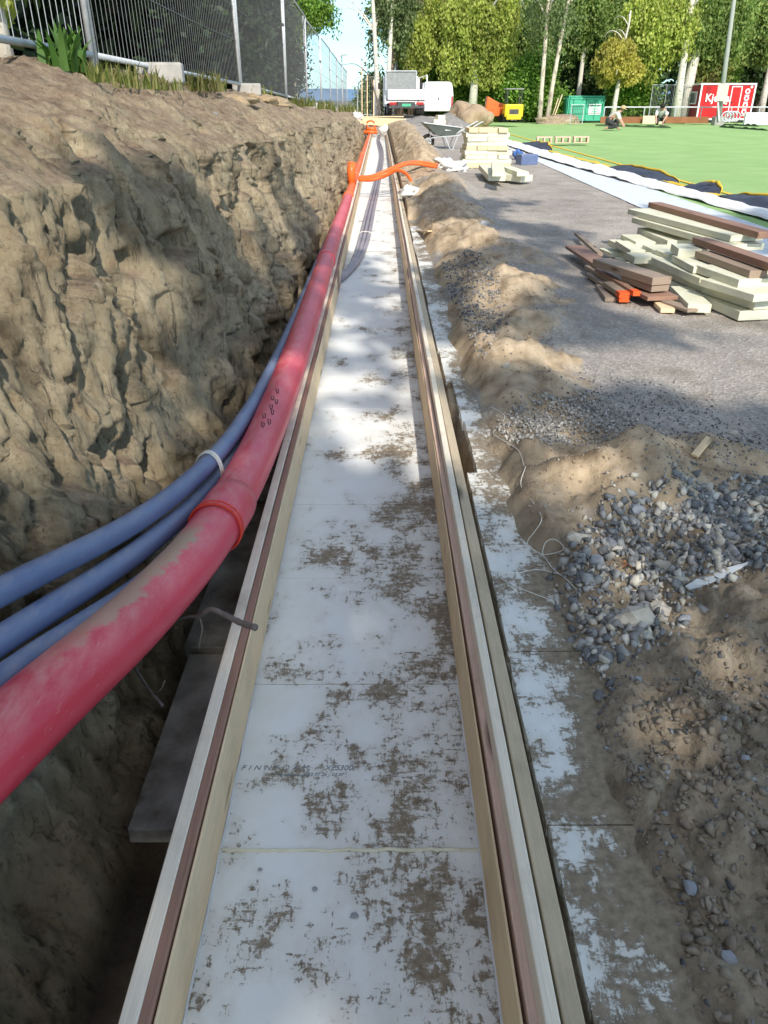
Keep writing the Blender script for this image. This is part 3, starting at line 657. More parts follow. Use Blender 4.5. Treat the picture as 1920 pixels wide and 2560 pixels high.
# lumpy rock helper
def lump(name, mt, loc, sx, sy, sz, label, cat, group=None, seed=0, sub=3, rough=.25, rz=0, facet=True, parent=None, freq=1.6):
    bm = bmesh.new(); bmesh.ops.create_icosphere(bm, subdivisions=sub, radius=1)
    for v in bm.verts:
        n_ = noise.noise(v.co*freq+Vector((seed*3.7, seed, 1)))*rough + noise.noise(v.co*freq*2.7+Vector((seed, 5, seed*1.3)))*rough*.45
        if facet:
            c2 = noise.voronoi(v.co*1.3+Vector((seed, 0, 0)))[0][0]; n_ -= c2*.25
        v.co *= 1+n_
        v.co.x *= sx; v.co.y *= sy; v.co.z *= sz
    me = bpy.data.meshes.new(name); bm.to_mesh(me); bm.free(); me.materials.append(mt)
    if not facet or sub >= 3: me.shade_smooth()
    o = bpy.data.objects.new(name, me); C.objects.link(o); o.location = loc; o.rotation_euler = (0, 0, rz)
    if parent: o.parent = parent
    if label: tag(o, label, cat, group)
    return o
# ------------------------------------------------------------------ gravel (stuff)
bases = []
for s_ in range(14):
    bm = bmesh.new()
    for _ in range(11): bm.verts.new(Vector(rng.normal(size=3)).normalized()*random.uniform(.75, 1.15))
    r_ = bmesh.ops.convex_hull(bm, input=bm.verts); bmesh.ops.delete(bm, geom=list({g for g in r_['geom_interior'] if isinstance(g, bmesh.types.BMVert)}), context='VERTS'); bmesh.ops.triangulate(bm, faces=bm.faces); bm.verts.index_update()
    bases.append((np.array([tuple(v.co) for v in bm.verts]), np.array([[v.index for v in f.verts] for f in bm.faces]))); bm.free()
def inpoly(x, y, P):
    c = False; j = len(P)-1
    for i in range(len(P)):
        if ((P[i][1] > y) != (P[j][1] > y)) and (x < (P[j][0]-P[i][0])*(y-P[i][1])/(P[j][1]-P[i][1])+P[i][0]): c = not c
        j = i
    return c
def scatter(name, label, poly, count, smin, smax, mt, edge=.06, bury=.35, cat='gravel', fixed=None, layers_=0.0):
    P = [tuple(PZ(*D(u, v), .26).xy) for u, v in poly]; xs_ = [p[0] for p in P]; ys_ = [p[1] for p in P]
    VV = []; FF = []; o_ = 0; k = 0; tries = 0
    while k < count and tries < count*30:
        tries += 1
        x = random.uniform(min(xs_)-edge, max(xs_)+edge); y = random.uniform(min(ys_)-edge, max(ys_)+edge)
        if not inpoly(x+random.gauss(0, edge*.5), y+random.gauss(0, edge*.5), P): continue
        if x < .55: continue
        s_ = smin*(smax/smin)**(random.random()**1.7)
        bv, bf = bases[random.randrange(14)]
        rot = np.array(Euler((random.random()*6, random.random()*6, random.random()*6)).to_matrix())
        sc3 = np.array([1, random.uniform(.6, 1), random.uniform(.45, .8)])*s_
        v = (bv*sc3) @ rot.T + np.array([x, y, gh(x, y)+s_*(.5-bury)+random.random()*layers_])
        VV.append(v); FF.append(bf+o_); o_ += len(v); k += 1
    ob = npmesh(name, np.concatenate(VV), np.concatenate(FF), mt, loc=(0,0,0)); return tag(ob, label, cat, kind='stuff')
def gravelmat(name, stops):
    n = NT(name, .85, .25); g = n.n('NewGeometry'); c = n.ramp(g.outputs['Random Per Island'], stops)
    n.base(n.mix(.5, c, n.ramp(n.noise(n.pos('world'), 50, 4), [(.3, .55), (.7, 1.0)]), 'MULTIPLY')); n.bump(n.noise(n.pos('world'), 130, 3), .4, .003); return n.m
M['gravel'] = gravelmat('crushed_stone', [(0, (.15, .155, .16)), (.4, (.27, .275, .28)), (.68, (.40, .40, .39)), (.85, (.56, .51, .41)), (1, (.68, .65, .58))])
M['gravel_dark'] = gravelmat('dark_crushed_stone', [(0, (.11, .115, .125)), (.6, (.23, .235, .245)), (1, (.45, .44, .42))])
M['gravel_pale'] = gravelmat('pale_crushed_stone', [(0, (.26, .25, .24)), (.5, (.46, .44, .40)), (1, (.62, .59, .54))])
scatter('gravel', 'heap of loose grey crushed stone on the right beside the sand', [(1215,1190),(1300,1120),(1450,1065),(1700,1050),(1700,1215),(1560,1245),(1480,1290),(1440,1350),(1350,1400),(1280,1475),(1240,1440),(1265,1330),(1215,1270)], 2700, .006, .029, M['gravel'], layers_=.006)
scatter('gravel', 'paler fine crushed stone between the sand mounds', [(1070,905),(1150,870),(1260,850),(1400,930),(1300,945),(1200,950),(1130,975)], 1600, .006, .014, M['gravel_pale'], layers_=.01)
scatter('gravel', 'dark grit strewn over the road edge behind the sand mounds', [(1180,850),(1300,800),(1500,860),(1700,940),(1700,1080),(1500,1060),(1350,930)], 1500, .004, .011, M['gravel_dark'], edge=.2)
scatter('gravel', 'dark grit beside the right formwork further along', [(925,575),(1020,555),(1075,640),(1090,730),(1050,790),(970,760),(930,660)], 2200, .006, .017, M['gravel_dark'])
scatter('gravel', 'small stones and crumbs in the brown mud at front right', [(1230,1500),(1700,1280),(1700,2250),(1500,2250),(1330,1900),(1240,1700)], 500, .003, .012, M['gravel_dark'], edge=.1)
scatter('mud_crumbs', 'crumbled brown clods strewn over the mud at front right', [(1250,1520),(1320,1490),(1700,1350),(1700,2250),(1540,2250),(1400,1900),(1300,1720)], 1000, .005, .021, M['mud_lump'], edge=.08, cat='mud')
scatter('gravel', 'scattered chippings on the road right of the trench', [(1100,420),(1700,520),(1700,800),(1300,760),(1150,600)], 900, .006, .013, M['gravel_pale'], edge=.4, bury=.6)
M['sand_chips'] = gravelmat('sandy_crumbs', [(0, (.22, .17, .11)), (.5, (.42, .33, .23)), (.8, (.30, .29, .28)), (1, (.6, .56, .48))])
scatter('sand_crumbs', 'crumbs and chips strewn over the near sand mounds', [(1090,1050),(1150,960),(1270,930),(1600,930),(1600,1040),(1400,1100),(1250,1130),(1130,1150)], 900, .003, .010, M['sand_chips'], cat='sand')
scatter('sand_crumbs', 'crumbs and chips along the sandy strip beside the formwork', [(900,400),(1000,380),(1100,520),(1220,640),(1250,760),(1130,880),(1060,980),(980,800),(930,620)], 1800, .004, .014, M['sand_chips'], cat='sand', edge=.1)
# individual stones
ST = [(1372,1345,.050,.032,.034,'stone','largest pale rounded stone in front of the gravel heap'),(1425,1325,.032,.026,.024,'stone','brown stone just behind the largest pale stone'),
 (1240,1168,.026,.022,.020,'stone','pale stone at the left tip of the gravel heap'),(1285,1222,.030,.026,.024,'stone_grey','big blue-grey stone at the left of the gravel heap'),
 (1318,1180,.028,.024,.018,'stone_grey','flat grey slab near top of the gravel heap'),(1430,1225,.026,.020,.016,'stone','yellowish stone in the middle of the gravel heap'),
 (1468,1255,.024,.014,.013,'stone','long tan stone in the middle of the gravel heap'),(1375,1105,.026,.022,.018,'stone_grey','pale grey stone at the top edge of the gravel heap'),
 (1645,1085,.030,.020,.016,'stone','oval tan stone at the right picture edge'),(1480,1340,.018,.014,.012,'stone_grey','small blue-grey stone right of the largest pale stone'),
 (1175,1502,.016,.014,.009,'stone_grey','dark round pebble on the mud covered board'),(1490,1922,.019,.024,.014,'stone_grey','squarish blue-grey stone in the front mud'),
 (1575,2075,.020,.022,.013,'stone_grey','rounded blue-grey stone low in the front mud'),(1648,1790,.030,.022,.018,'stone','brown boulder stone at right edge of the mud'),
 (1378,1470,.015,.012,.012,'stone_grey','lone blue stone below the gravel trail'),(1250,1470,.022,.013,.012,'stone_grey','last grey stone at foot of the gravel trail'),
 (1610,1640,.016,.010,.010,'stone_grey','small blue stone in the rocky mud at right'),(1440,1670,.012,.010,.008,'stone_grey','small blue pebble in middle of the front mud'),
 (1562,1555,.014,.011,.010,'stone_grey','blue-grey pebble above the mud rut'),(1437,1760,.012,.011,.008,'stone_grey','pebble half sunk in the mud near the rut'),
 (1092,792,.020,.014,.014,'stone','pale stone on the sand mound by the formwork'),(1045,487,.06,.035,.035,'stone_grey','black stone on the far sand mound'),
 (1585,938,.022,.015,.012,'stone','pale stone right of the near sand mound'),(1640,1822,.028,.020,.018,'stone','lower brown stone at right edge of the mud')]
for q, (u, v, a, b, h, mt, lab) in enumerate(ST):
    p = G(u, v); kk = 1.3 if v < 1450 else .8
    if u > 1630 and v > 1700: mt = 'mud_lump'
    lump('stone', M[mt], p+Vector((0,0,h*.45)), a*kk, b*kk, h*kk, lab, 'stone', seed=q+1, sub=2, rz=random.uniform(-.5, .5), rough=.3)
# pebbles on floor and on bank
for (u, v, s_, lab) in [(765,1978,.008,'dark pebble on the nearest floor board'),(680,1920,.006,'small dark pebble left on the nearest floor board'),(562,1878,.005,'tiny dark pebble near the foam seam'),(990,1608,.006,'pale pebble by the right formwork on the floor')]:
    p = PZ(*D(u, v), .004); lump('pebble', M['stone_grey'], p, s_*1.3, s_, s_*.6, lab, 'stone', seed=int(u), sub=2, rough=.3)
lump('clay_lump', M['clayball'], PY(*D(400,1038), 2.95)+Vector((0,0,0)), .028, .032, .034, 'sunlit clay lump stuck on the wall above the blue conduits', 'clay lump', seed=4, rough=.5)
for (u, v, x_, r1, lab, mt) in [(455,262,-1.55,.12,'blue-grey stone embedded in the bank top','stone_grey'),(440,240,-1.68,.06,'small pale stone on the bank top beside the blue-grey one','stone'),(580,300,-1.28,.13,'rounded boulder bulging from the upper bank','clayball'),(510,290,-1.32,.11,'shadowed boulder left of the rounded one in the bank','clayball'),(385,395,-1.16,.13,'large clay boulder hanging out of the bank face','clayball'),(455,440,-1.13,.09,'knobbly clay boulder below the bank lip','clayball'),(640,430,-1.1,.13,'pale boulder set in the bank further along','clayball')]:
    px, py = D(u, v); Y = F*abs(x_)/(abs(px-951)*math.cos(PITCH)); 
    for _ in range(5): p = PY(px, py, Y); Y *= x_/p.x
    lump('boulder' if r1 > .08 else 'stone', M['bank' if mt == 'clayball' else mt], PY(px, py, Y), r1*.8, r1*1.2, r1*.8, lab, 'boulder' if r1 > .08 else 'stone', seed=int(u), sub=3, rough=.3, freq=1.2)
# string on the mud
sp = [(1135,1010),(1125,1050),(1150,1085),(1170,1120),(1155,1150),(1140,1170),(1145,1190),(1170,1200),(1205,1195),(1218,1185),(1200,1168),(1180,1172),(1172,1195),(1180,1215),(1205,1240),(1240,1262),(1255,1268),(1245,1275),(1225,1255),(1200,1240),(1160,1248),(1120,1256),(1075,1260),(1110,1285),(1190,1310)]
path = spline([G(u, v, lift=.004) for u, v in sp], 5)
path = [Vector((p.x, p.y, max(p.z, (gh(p.x, p.y) if p.x > .7 else .2)+.003))) for p in path]
tag(MB().tube(path, .0016, 5).build('string', M['string']), 'white string looping over the mud beside the gravel', 'string')
path = spline([G(u, v, lift=.004) for u, v in [(1060,880),(1090,900),(1075,925),(1065,938),(1090,955),(1120,975),(1132,1008)]], 5)
tag(MB().tube(path, .0014, 5).build('string', M['string']), 'white string end curling near the pale chippings', 'string')
# white foam splinter
a, b = G(1483, 1280, lift=.02), G(1610, 1235, lift=.035)
mb = MB(); u = (b-a); pw = Vector((-u.y, u.x, 0)).normalized(); vs = []; N_ = 14
for i in range(N_+1):
    t_ = i/N_; w_ = .018*math.sin(math.pi*min(1, .12+t_*.9))+.002; p = a+u*t_
    vs += [p+pw*w_*(1+.3*nz(i*.9, 1)), p-pw*w_*(.8+.6*nz(i*.8, 9)), p-pw*w_*.8-Vector((0,0,.006)), p+pw*w_-Vector((0,0,.006))]
mb.add(vs, [(i*4+k, i*4+(k+1)%4, i*4+4+(k+1)%4, i*4+4+k) for i in range(N_) for k in range(4)]+[(3,2,1,0), tuple(N_*4+k for k in range(4))])
tag(mb.build('foam_splinter', M['plastic_white']), 'white splinter of insulation lying right of the gravel heap', 'foam scrap')
p = G(1355, 1232, lift=.02); mb = MB()
for k in range(7):
    a = k*.9; mb.add([p, p+Vector((.02*math.cos(a), .02*math.sin(a), .008)), p+Vector((.035*math.cos(a+.25), .035*math.sin(a+.25), .002+.01*(k%2))), p+Vector((.02*math.cos(a+.5), .02*math.sin(a+.5), .010))], [(0,1,2,3)])
tag(mb.build('dry_leaf', M['leaf_rust']), 'rust brown dead leaf on the gravel heap', 'leaf')
for (u, v, du, dv, lab) in [(1490,990,30,-25,'short wood offcut sticking up from the sand mound'),(905,500,28,8,'wood scrap on the sand by the formwork')]:
    a, b = G(u, v, lift=.02), G(u+du, v+dv, lift=.05); plank('wood_offcut', a, b, .03 if u > 1000 else .05, .015, M['wood_pale'], lab, 'wood offcut')
# roots
rt = spline([PY(*D(365,1345), 1.84), PY(*D(400,1333), 1.82), PY(*D(430,1330), 1.8), PY(*D(455,1316), 1.78), PY(*D(485,1328), 1.76), PY(*D(520,1345), 1.73), PY(*D(553,1356), 1.70)], 6)
k_ = len(rt); mb = MB().tube(rt, [.004+.006*i/k_+.002*nz(i*.6, 2) for i in range(k_)], 8)
mb.tube([rt[12], rt[12]+Vector((.01,-.02,-.03)), rt[12]+Vector((.0,-.05,-.08))], [.004,.003,.002], 6)
tag(mb.build('root', M['twig'], smooth=True), 'knotty grey root sticking out over the left formwork', 'root')
mb = MB().tube(spline([PY(*D(285,1430), 1.72), PY(*D(305,1465), 1.66), PY(*D(330,1500), 1.6), PY(*D(352,1525), 1.56)], 5), [.0045]*16, 6); mb.tube([PY(*D(330,1500), 1.6), PY(*D(348,1490), 1.59), PY(*D(356,1470), 1.59)], .0018, 5)
tag(mb.build('root', M['twig'], smooth=True), 'thin grey root hanging below the red pipe', 'root')
mb = MB().tube(spline([PY(*D(350,1083), 2.75), PY(*D(375,1075), 2.72), PY(*D(405,1062), 2.7)], 5), .005, 6)
tag(mb.build('root', M['string'], smooth=True), 'pale root end poking out above the blue conduits', 'root')

# ------------------------------------------------------------------ timber and foam pile on the road
def Z4(x, y): return 1350+.3436*x, 440+.3436*y
def bp(name, p0, p1, z, w_, t_, mt, label, cat, grp, side=1, bow=0, orange=False):
    a = PZ(*Z4(*p0), z); b = PZ(*Z4(*p1), z)
    o = plank(name, a, b, w_, t_, M[mt], label, cat, grp, side=-side, bow=bow, bev=.003)
    if orange:
        L_ = (b-a).length; mb = MB(); mb.box((L_-.035, w_/2*1, -t_/2 if True else 0), (.085, w_+.004, t_+.004))
        ob = mb.build('painted_end', M['orange_paint'], o); zs = [v.co.z for v in o.data.vertices]
        if max(zs) > .001: 
            for v in ob.data.vertices: v.co.z = -v.co.z
    return o
GT = 'loose boards in the pile on the road'; GFm = 'cream foam boards in the pile on the road'
BR = [((385,603),(822,742),.455,.165,.055,'wood_old','thick grey board on top of the brown board heap',False),((590,722),(815,800),.395,.15,.045,'wood_old','brown board directly under the thick grey one',False),
 ((600,790),(785,880),.335,.24,.03,'wood_brown','wide brown board at the bottom front of the heap',False),((185,505),(420,660),.36,.17,.028,'wood_brown','reddish board poking out leftmost from the heap',False),
 ((250,408),(420,560),.33,.05,.03,'wood_old','narrow stick lying behind the reddish board',False),((325,648),(560,790),.33,.05,.028,'wood_old','narrow grey lath left of the orange tipped one',False),
 ((400,668),(680,840),.355,.05,.03,'wood_brown','long lath with orange painted end',True),((335,702),(460,790),.30,.06,.03,'wood_old','short grey lath low at the left of the heap',False),
 ((455,768),(580,850),.335,.08,.035,'wood_old','short lath with orange end on top',True),((500,800),(580,885),.298,.07,.03,'wood_brown','lower short lath with orange end',True),
 ((405,788),(475,885),.285,.085,.03,'wood_old','stubby grey board end at the front left',False),((830,915),(880,965),.29,.1,.03,'wood_pale','small board end at bottom of the heap',False),
 ((885,908),(1075,975),.305,.09,.02,'wood_old','thin split board lying in front of the foam',False)]
for (p0, p1, z, w_, t_, mt, lab, og) in BR: bp('timber_board', p0, p1, z, w_, t_, mt, lab, 'board', GT, orange=og)
FB = [((545,590),(1455,985),.325,.62,.065,'lowest long foam board of the pile'),((620,560),(1180,790),.385,.50,.055,'second foam layer, long board on the left'),((1185,780),(1570,900),.40,.5,.07,'second foam layer, ragged board on the right'),
 ((810,590),(1165,745),.445,.45,.055,'third foam layer, smooth board'),((1170,748),(1560,865),.455,.45,.05,'third foam layer, torn edged board at the right'),
 ((960,575),(1120,660),.50,.42,.05,'short foam board above the smooth one'),((1140,648),(1450,755),.51,.42,.055,'thick foam board near the top right'),
 ((670,300),(1390,500),.585,.30,.05,'foam board second from the top'),((640,238),(1390,432),.64,.30,.05,'topmost long foam board with torn edge'),
 ((710,375),(930,470),.50,.25,.06,'foam block under the top boards'),((590,425),(700,480),.46,.18,.06,'foam block at the left shoulder of the pile'),
 ((495,462),(560,490),.42,.12,.05,'small bright foam block at far left'),((430,525),(520,560),.335,.16,.04,'low foam offcut at the far left'),((625,555),(690,590),.44,.22,.055,'foam block with cut end in front'),
 ((550,470),(660,540),.44,.14,.05,'narrow foam strip at the left'),((840,535),(930,570),.48,.10,.055,'small foam cube on the third layer'),((955,490),(1010,530),.56,.22,.06,'foam block just under the brown boards'),
 ((745,500),(880,560),.47,.22,.055,'foam block in the middle of the left side'),((950,800),(1080,930),.335,.16,.06,'foam wedge leaning at the front of the pile')]
for (p0, p1, z, w_, t_, lab) in FB: bp('foam_board', p0, p1, z, w_, t_, 'foam', lab, 'foam board', GFm)
for (p0, p1, z, w_, t_, lab) in [((790,190),(1590,408),.69,.13,.05,'topmost long brown plank on the foam pile'),((1110,445),(1720,650),.62,.12,.05,'brown plank leaning over the foam pile'),((1130,545),(1530,690),.56,.13,.05,'lower brown plank on the foam pile')]:
    bp('timber_board', p0, p1, z, w_, t_, 'wood_brown' if z > .6 else 'wood_old', lab, 'board', GT)

# ------------------------------------------------------------------ stack behind, with loose beams
bs = G(1048, 362); z0 = bs.z; X0, Y0 = bs.x, bs.y+.25
GK = 'sawn beams stacked on the road'
q = 0
for lay in range(9):
    z = z0+.05+lay*.082
    wdt = .95-.02*lay if lay > 1 else 1.0
    nb = 4 if lay % 3 else 2
    if lay % 2 == 0:
        for k in range(nb):
            mb = MB(); lx = wdt/nb; mb.box((X0-wdt/2+lx*(k+.5)+random.uniform(-.01, .01), Y0+random.uniform(-.03, .03), z), (lx-.008, .95, .078))
            tag(mb.build('foam_block', M['foam'] if lay % 4 else M['wood_yellow'], bevel=.004), 'cream block in layer %s of the stack behind the wheelbarrow road'.replace('%s', 'low middle upper top'.split()[min(3, lay//2)]).replace(' behind the wheelbarrow road', ' right of the wheelbarrow'), 'foam block', GK)
    else:
        mb = MB(); mb.box((X0+random.uniform(-.03, .03), Y0+random.uniform(-.02, .02), z), (wdt+random.uniform(-.05, .08), .9, .078), rz=R(random.uniform(-2, 2)))
        tag(mb.build('foam_block', M['foam'], bevel=.004), 'wide cream slab in the %s of the stack right of the wheelbarrow' % ['bottom', 'lower part', 'upper part', 'top'][lay//2], 'foam block', GK)
def Z2(x, y): return 860+.3255*x, .3255*y
def bz2(name, p0, p1, z, w_, t_, mt, lab, cat='beam', grp='loose beams in front of the stack', side=1):
    return plank(name, PZ(*Z2(*p0), z), PZ(*Z2(*p1), z), w_, t_, M[mt], lab, cat, grp, side=-side)
bz2('foam_beam', (1035,1262), (1110,1345), .50, .28, .09, 'foam', 'cream beam sloping down in front of the stack')
bz2('foam_beam', (1130,1238), (1140,1322), .62, .2, .06, 'foam', 'upright looking grey topped beam across the others')
bz2('foam_beam', (1140,1330), (1360,1350), .45, .3, .1, 'foam', 'long cream beam at the very front')
bz2('foam_beam', (1170,1370), (1400,1372), .345, .25, .08, 'foam', 'lowest cream beam lying on the road')
bz2('foam_beam', (1205,1275), (1330,1320), .52, .2, .07, 'foam', 'cream beam behind the front ones')
bz2('foam_beam', (930,1300), (1100,1290), .33, .2, .08, 'foam', 'cream beam at left foot of the stack')
bz2('timber_lath', (1300,1262), (1465,1290), .33, .1, .04, 'wood_pale', 'thin lath pointing right from the beams')
lump('plastic_bag', M['blue_bag'], G(1118, 345, lift=.12), .12, .12, .14, 'blue plastic bag behind the loose beams', 'bag', seed=5, rough=.6)
mb = MB(); p = G(1098, 358); mb.box((p.x+.45, p.y+.35, p.z+.1), (.4, .3, .22), rz=.3); tag(mb.build('grey_crate', M['blue_pipe'], bevel=.02), 'small grey crate right of the stack', 'crate')
# wrapped end
for (u, v, Y, s_, lab) in [(958,361,16.2,.13,'crumpled clear plastic wrap at end of the orange conduits'),(985,370,16.0,.16,'heap of crumpled white plastic on the sand'),(884,425,13.0,.10,'white plastic rag beside the right formwork')]:
    lump('plastic_wrap', M['plastic_white'], G(u, v, lift=.06), s_*1.3, s_, s_*.8, lab, 'plastic wrap', seed=int(u), rough=.9, freq=2.2, facet=False)

# ------------------------------------------------------------------ wheelbarrow
wb = G(958, 322); t = thing('wheelbarrow', 'grey green wheelbarrow standing on the road near the sand ridge', 'wheelbarrow', wb, R(8))
tub = MB(); 
lo = [(-.26,-.2,.36),(.22,-.2,.30),(.22,.2,.30),(-.26,.2,.36)]; hi = [(-.62,-.33,.66),(.42,-.33,.54),(.42,.33,.54),(-.62,.33,.66)]
li = [(x*.97, y*.94, z+.03) for x, y, z in lo]; hi2 = [(x*.975, y*.95, z) for x, y, z in hi]
tub.add(lo+hi+hi2+li, [(0,3,2,1)]+[(i,(i+1)%4,4+(i+1)%4,4+i) for i in range(4)]+[(4+i,4+(i+1)%4,8+(i+1)%4,8+i) for i in range(4)]+[(8+i,8+(i+1)%4,12+(i+1)%4,12+i) for i in range(4)]+[(12,13,14,15)])
tub.build('tub', M['barrow'], t, bevel=.012)
MB().tube([(-.62,-.33,.66),(.42,-.33,.54),(.42,.33,.54),(-.62,.33,.66),(-.62,-.33,.66)], .014, 8).build('rim', M['steel'], t)
for s_ in (-1, 1):
    MB().tube([(-.66,s_*.05,.2),(-.30,s_*.16,.3),(.35,s_*.26,.34),(.95,s_*.29,.66),(1.02,s_*.29,.68)], .016, 8, ).build('handle', M['steel'], t, smooth=True)
    MB().tube([(.0,s_*.2,.3),(.12,s_*.26,0.02),(.2,s_*.26,0.0),(.34,s_*.26,.35)], .014, 8).build('leg', M['steel'], t)
    MB().tube([(-.45,s_*.07,.2),(-.36,s_*.22,.5)], .010, 6).build('brace', M['steel'], t)
wh = MB().tube([(-.45+.145*math.cos(a), 0, .19+.145*math.sin(a)) for a in [k*2*math.pi/24 for k in range(25)]], .048, 10, False).build('wheel', M['tyre'], t, smooth=True)
MB().tube([(-.45,-.03,.19),(-.45,.03,.19)], [.10,.10], 16).build('rim', M['steel'], wh)
MB().tube([(-.45,-.09,.19),(-.45,.09,.19)], .012, 8).build('axle', M['steel'], wh)
MB().tube([(-.66,-.12,.21),(-.66,.12,.21)], .012, 8).build('front_bar', M['steel'], t)
mb = MB(); mb.box((.05,-.278,.5), (.16,.005,.06), rz=0); mb.build('sticker', M['white_trim'], t)

# ------------------------------------------------------------------ playing field and sheets
n = NT('artificial_turf', .9, .15); p = n.pos('world'); sx = n.n('SeparateXYZ'); n.L(p, sx.inputs[0])
c = n.ramp(n.noise(p, 1.2, 5), [(.3, (.29, .45, .17)), (.7, (.36, .54, .22))]); 
st = n.n('TexWave', wave_type='BANDS', bands_direction='X'); st.inputs['Scale'].default_value = .12; st.inputs['Distortion'].default_value = .5; n.L(p, st.inputs['Vector'])
c = n.mix(n.math('MULTIPLY', st.outputs['Fac'], .25), c, (.25, .42, .15)); n.base(c); n.bump(n.noise(p, 90, 3), .6, .02); M['turf'] = n.m
def sheet(name, pts_fn, nx, ny, mt, smooth=True):
    V = [pts_fn(i/(nx-1), j/(ny-1)) for j in range(ny) for i in range(nx)]
    I = np.arange(nx*ny).reshape(ny, nx); Fq = np.stack([I[:-1,:-1], I[:-1,1:], I[1:,1:], I[1:,:-1]], -1).reshape(-1, 4)
    return npmesh(name, V, Fq, mt, smooth=smooth, loc=tuple(float(c_) for c_ in V[0]))
def gx(x, Y): return gbase(x, Y)
edgeX = lambda Y: interp(Y, [3, 10, 16, 24, 45], [4.42, 4.5, 4.5, 4.2, 3.9])
tf = sheet('turf_field', lambda a, b: (lambda Y: (edgeX(Y)+(46-edgeX(Y))*a**2, Y, gx(edgeX(Y)+(46-edgeX(Y))*a**2, Y)+.016+.004*nz(Y, a*30)))(3+b*53), 40, 90, M['turf'])
struct(tf)
ln = sheet('field_line', lambda a, b: (lambda Y, X: (X, Y, gx(X, Y)+.028))(3+b*52, 5.50+.1*a), 2, 60, M['roll_yellow']); struct(ln)
white = simple('white_fleece', (.58, .62, .66), (.70, .73, .76), 5, .8, .3, 14, kind='world')
o = sheet('white_fleece', lambda a, b: (lambda Y: (3.58+.02*nz(Y*.7, 4)+a*(edgeX(Y)-3.58+.03), Y, gx(3.6+a, Y)+.010+.012*sstep(.9, 1, a)+.003*nz(a*9, Y*5)))(3.0+b*27), 14, 140, white); tag(o, 'flat white fleece strip between road and turf', 'ground sheet')
# wrinkled bright sheet on top, black/yellow rolled membrane
def rolly(v): return v
shx0 = lambda Y: interp(Y, [6, 8.5, 10.5, 13, 16, 20, 26, 33], [4.85, 4.82, 4.75, 4.6, 4.35, 4.0, 3.75, 3.9])
shx1 = lambda Y: interp(Y, [6, 8.5, 10.5, 13, 16, 20, 26, 33], [5.1, 5.15, 5.18, 5.12, 5.02, 4.85, 4.6, 4.3])
white2 = simple('bright_geotextile', (.74, .74, .72), (.82, .82, .80), 3, .85, .5, 9, kind='world', bd=.03)
o = sheet('geotextile_sheet', lambda a, b: (lambda Y: (lambda x: (x, Y, gx(x, Y)+.035+.045*math.sin(math.pi*a)**.5+.03*fbm(x*3, Y*1.2, 3, 3)))(shx0(Y)+(shx1(Y)-shx0(Y))*a+.05*nz(Y*2.2, a*2)))(6+b*27), 26, 260, white2)
tag(o, 'crumpled bright white geotextile lying along the turf edge', 'geotextile')
GR = 'turned up black membrane pieces at the turf edge'
for q, (Ya, Yb, hgt, lab) in enumerate([(8.0, 10.2, .10, 'black membrane fold with yellow rim nearest on the turf edge'), (9.9, 12.6, .16, 'large black membrane fold raised into a peak'), (12.9, 14.0, .18, 'small dark blue membrane fold standing up'), (14.6, 18.3, .14, 'long low black membrane fold with curled end'), (24, 27.5, .22, 'far black membrane hump beside the fleece')]):
    def fn(a, b, Ya=Ya, Yb=Yb, hgt=hgt*.62, q=q):
        Y = Ya+(Yb-Ya)*b; e = math.sin(math.pi*b)**.6*(.65+.7*abs(nz(b*4.2, q*5)))
        x = shx1(Y)-.06+.42*a*(.6+.4*e); z = gx(x, Y)+.05+hgt*1.3*e*math.sin(math.pi*min(1, a*.62))+.02*nz(a*3, b*9, q); return (x, Y, z)
    t = thing('membrane_fold', lab, 'membrane', fn(0, .5), 0, GR)
    o = sheet('membrane', fn, 14, 60, M['roll_black']); o.parent = t; o.matrix_parent_inverse = Matrix.Translation(-Vector(t.location))
    mb = MB().tube([Vector(fn(1, b/40))-Vector(t.location)+Vector((0,0,.012)) for b in range(41)], [.035*math.sin(math.pi*(b+2)/44) for b in range(41)], 6); mb.build('yellow_edge', M['roll_yellow'], t, smooth=True)
o = sheet('yellow_sheet', lambda a, b: (lambda Y: (lambda x: (x, Y, gx(x, Y)+.06+.03*nz(Y*2, a*3)))(shx1(Y)-.02+.17*a*(1+nz(Y*1.3, 2))))(7+b*22), 5, 160, M['roll_yellow']); tag(o, 'yellow turf line strip curling beside the geotextile', 'turf strip')
# dark cut lines / flaps on field
drk = simple('dark_turf_backing', (.03, .06, .025), (.06, .11, .04), 3, .9, .2)
for q, (u0, v0, u1, v1, lab) in enumerate([(1560,276,1659,283,'dark turf flap at the right of the field'),(1400,265,1480,268,'dark turf flap in front of the kneeling worker'),(1560,270,1640,274,'folded turf seam left of the right edge'),(1290,272,1450,277,'long turf seam across the middle of the field')]):
    a, b = PZ(*D(u0, v0), .28), PZ(*D(u1, v1), .28)
    def fn(s_, t_, a=a, b=b): p = a.lerp(b, t_); return (p.x, p.y+s_*.8*(.6+.4*nz(t_*5, q)), .285+.12*math.sin(math.pi*s_)*(.5+abs(nz(t_*6, q*3))))
    tag(sheet('turf_flap', fn, 7, 40, drk), lab, 'turf flap')
# small wooden frames
fr = G(1215, 316)
for k in range(3):
    t = thing('pallet', ['left', 'middle', 'right'][k]+' of three small wooden frames on the geotextile', 'wooden frame', (fr.x-.62+k*.62, fr.y+.1*k, gx(fr.x, fr.y)+.1), R(-6), 'small wooden frames')
    MB().box((0,0,.17), (.5,.4,.03)).build('deck', M['wood_pink'], t)
    for s_ in (-1, 0, 1): MB().box((s_*.21,0,.09), (.05,.4,.13)).build('block', M['wood_pink'], t)
    MB().box((0,0,.01), (.5,.4,.02)).build('runner', M['wood_pink'], t)

# ------------------------------------------------------------------ far objects
def far(u, v, Y):      # source pixel -> point at distance Y
    return PY(u, v, Y)
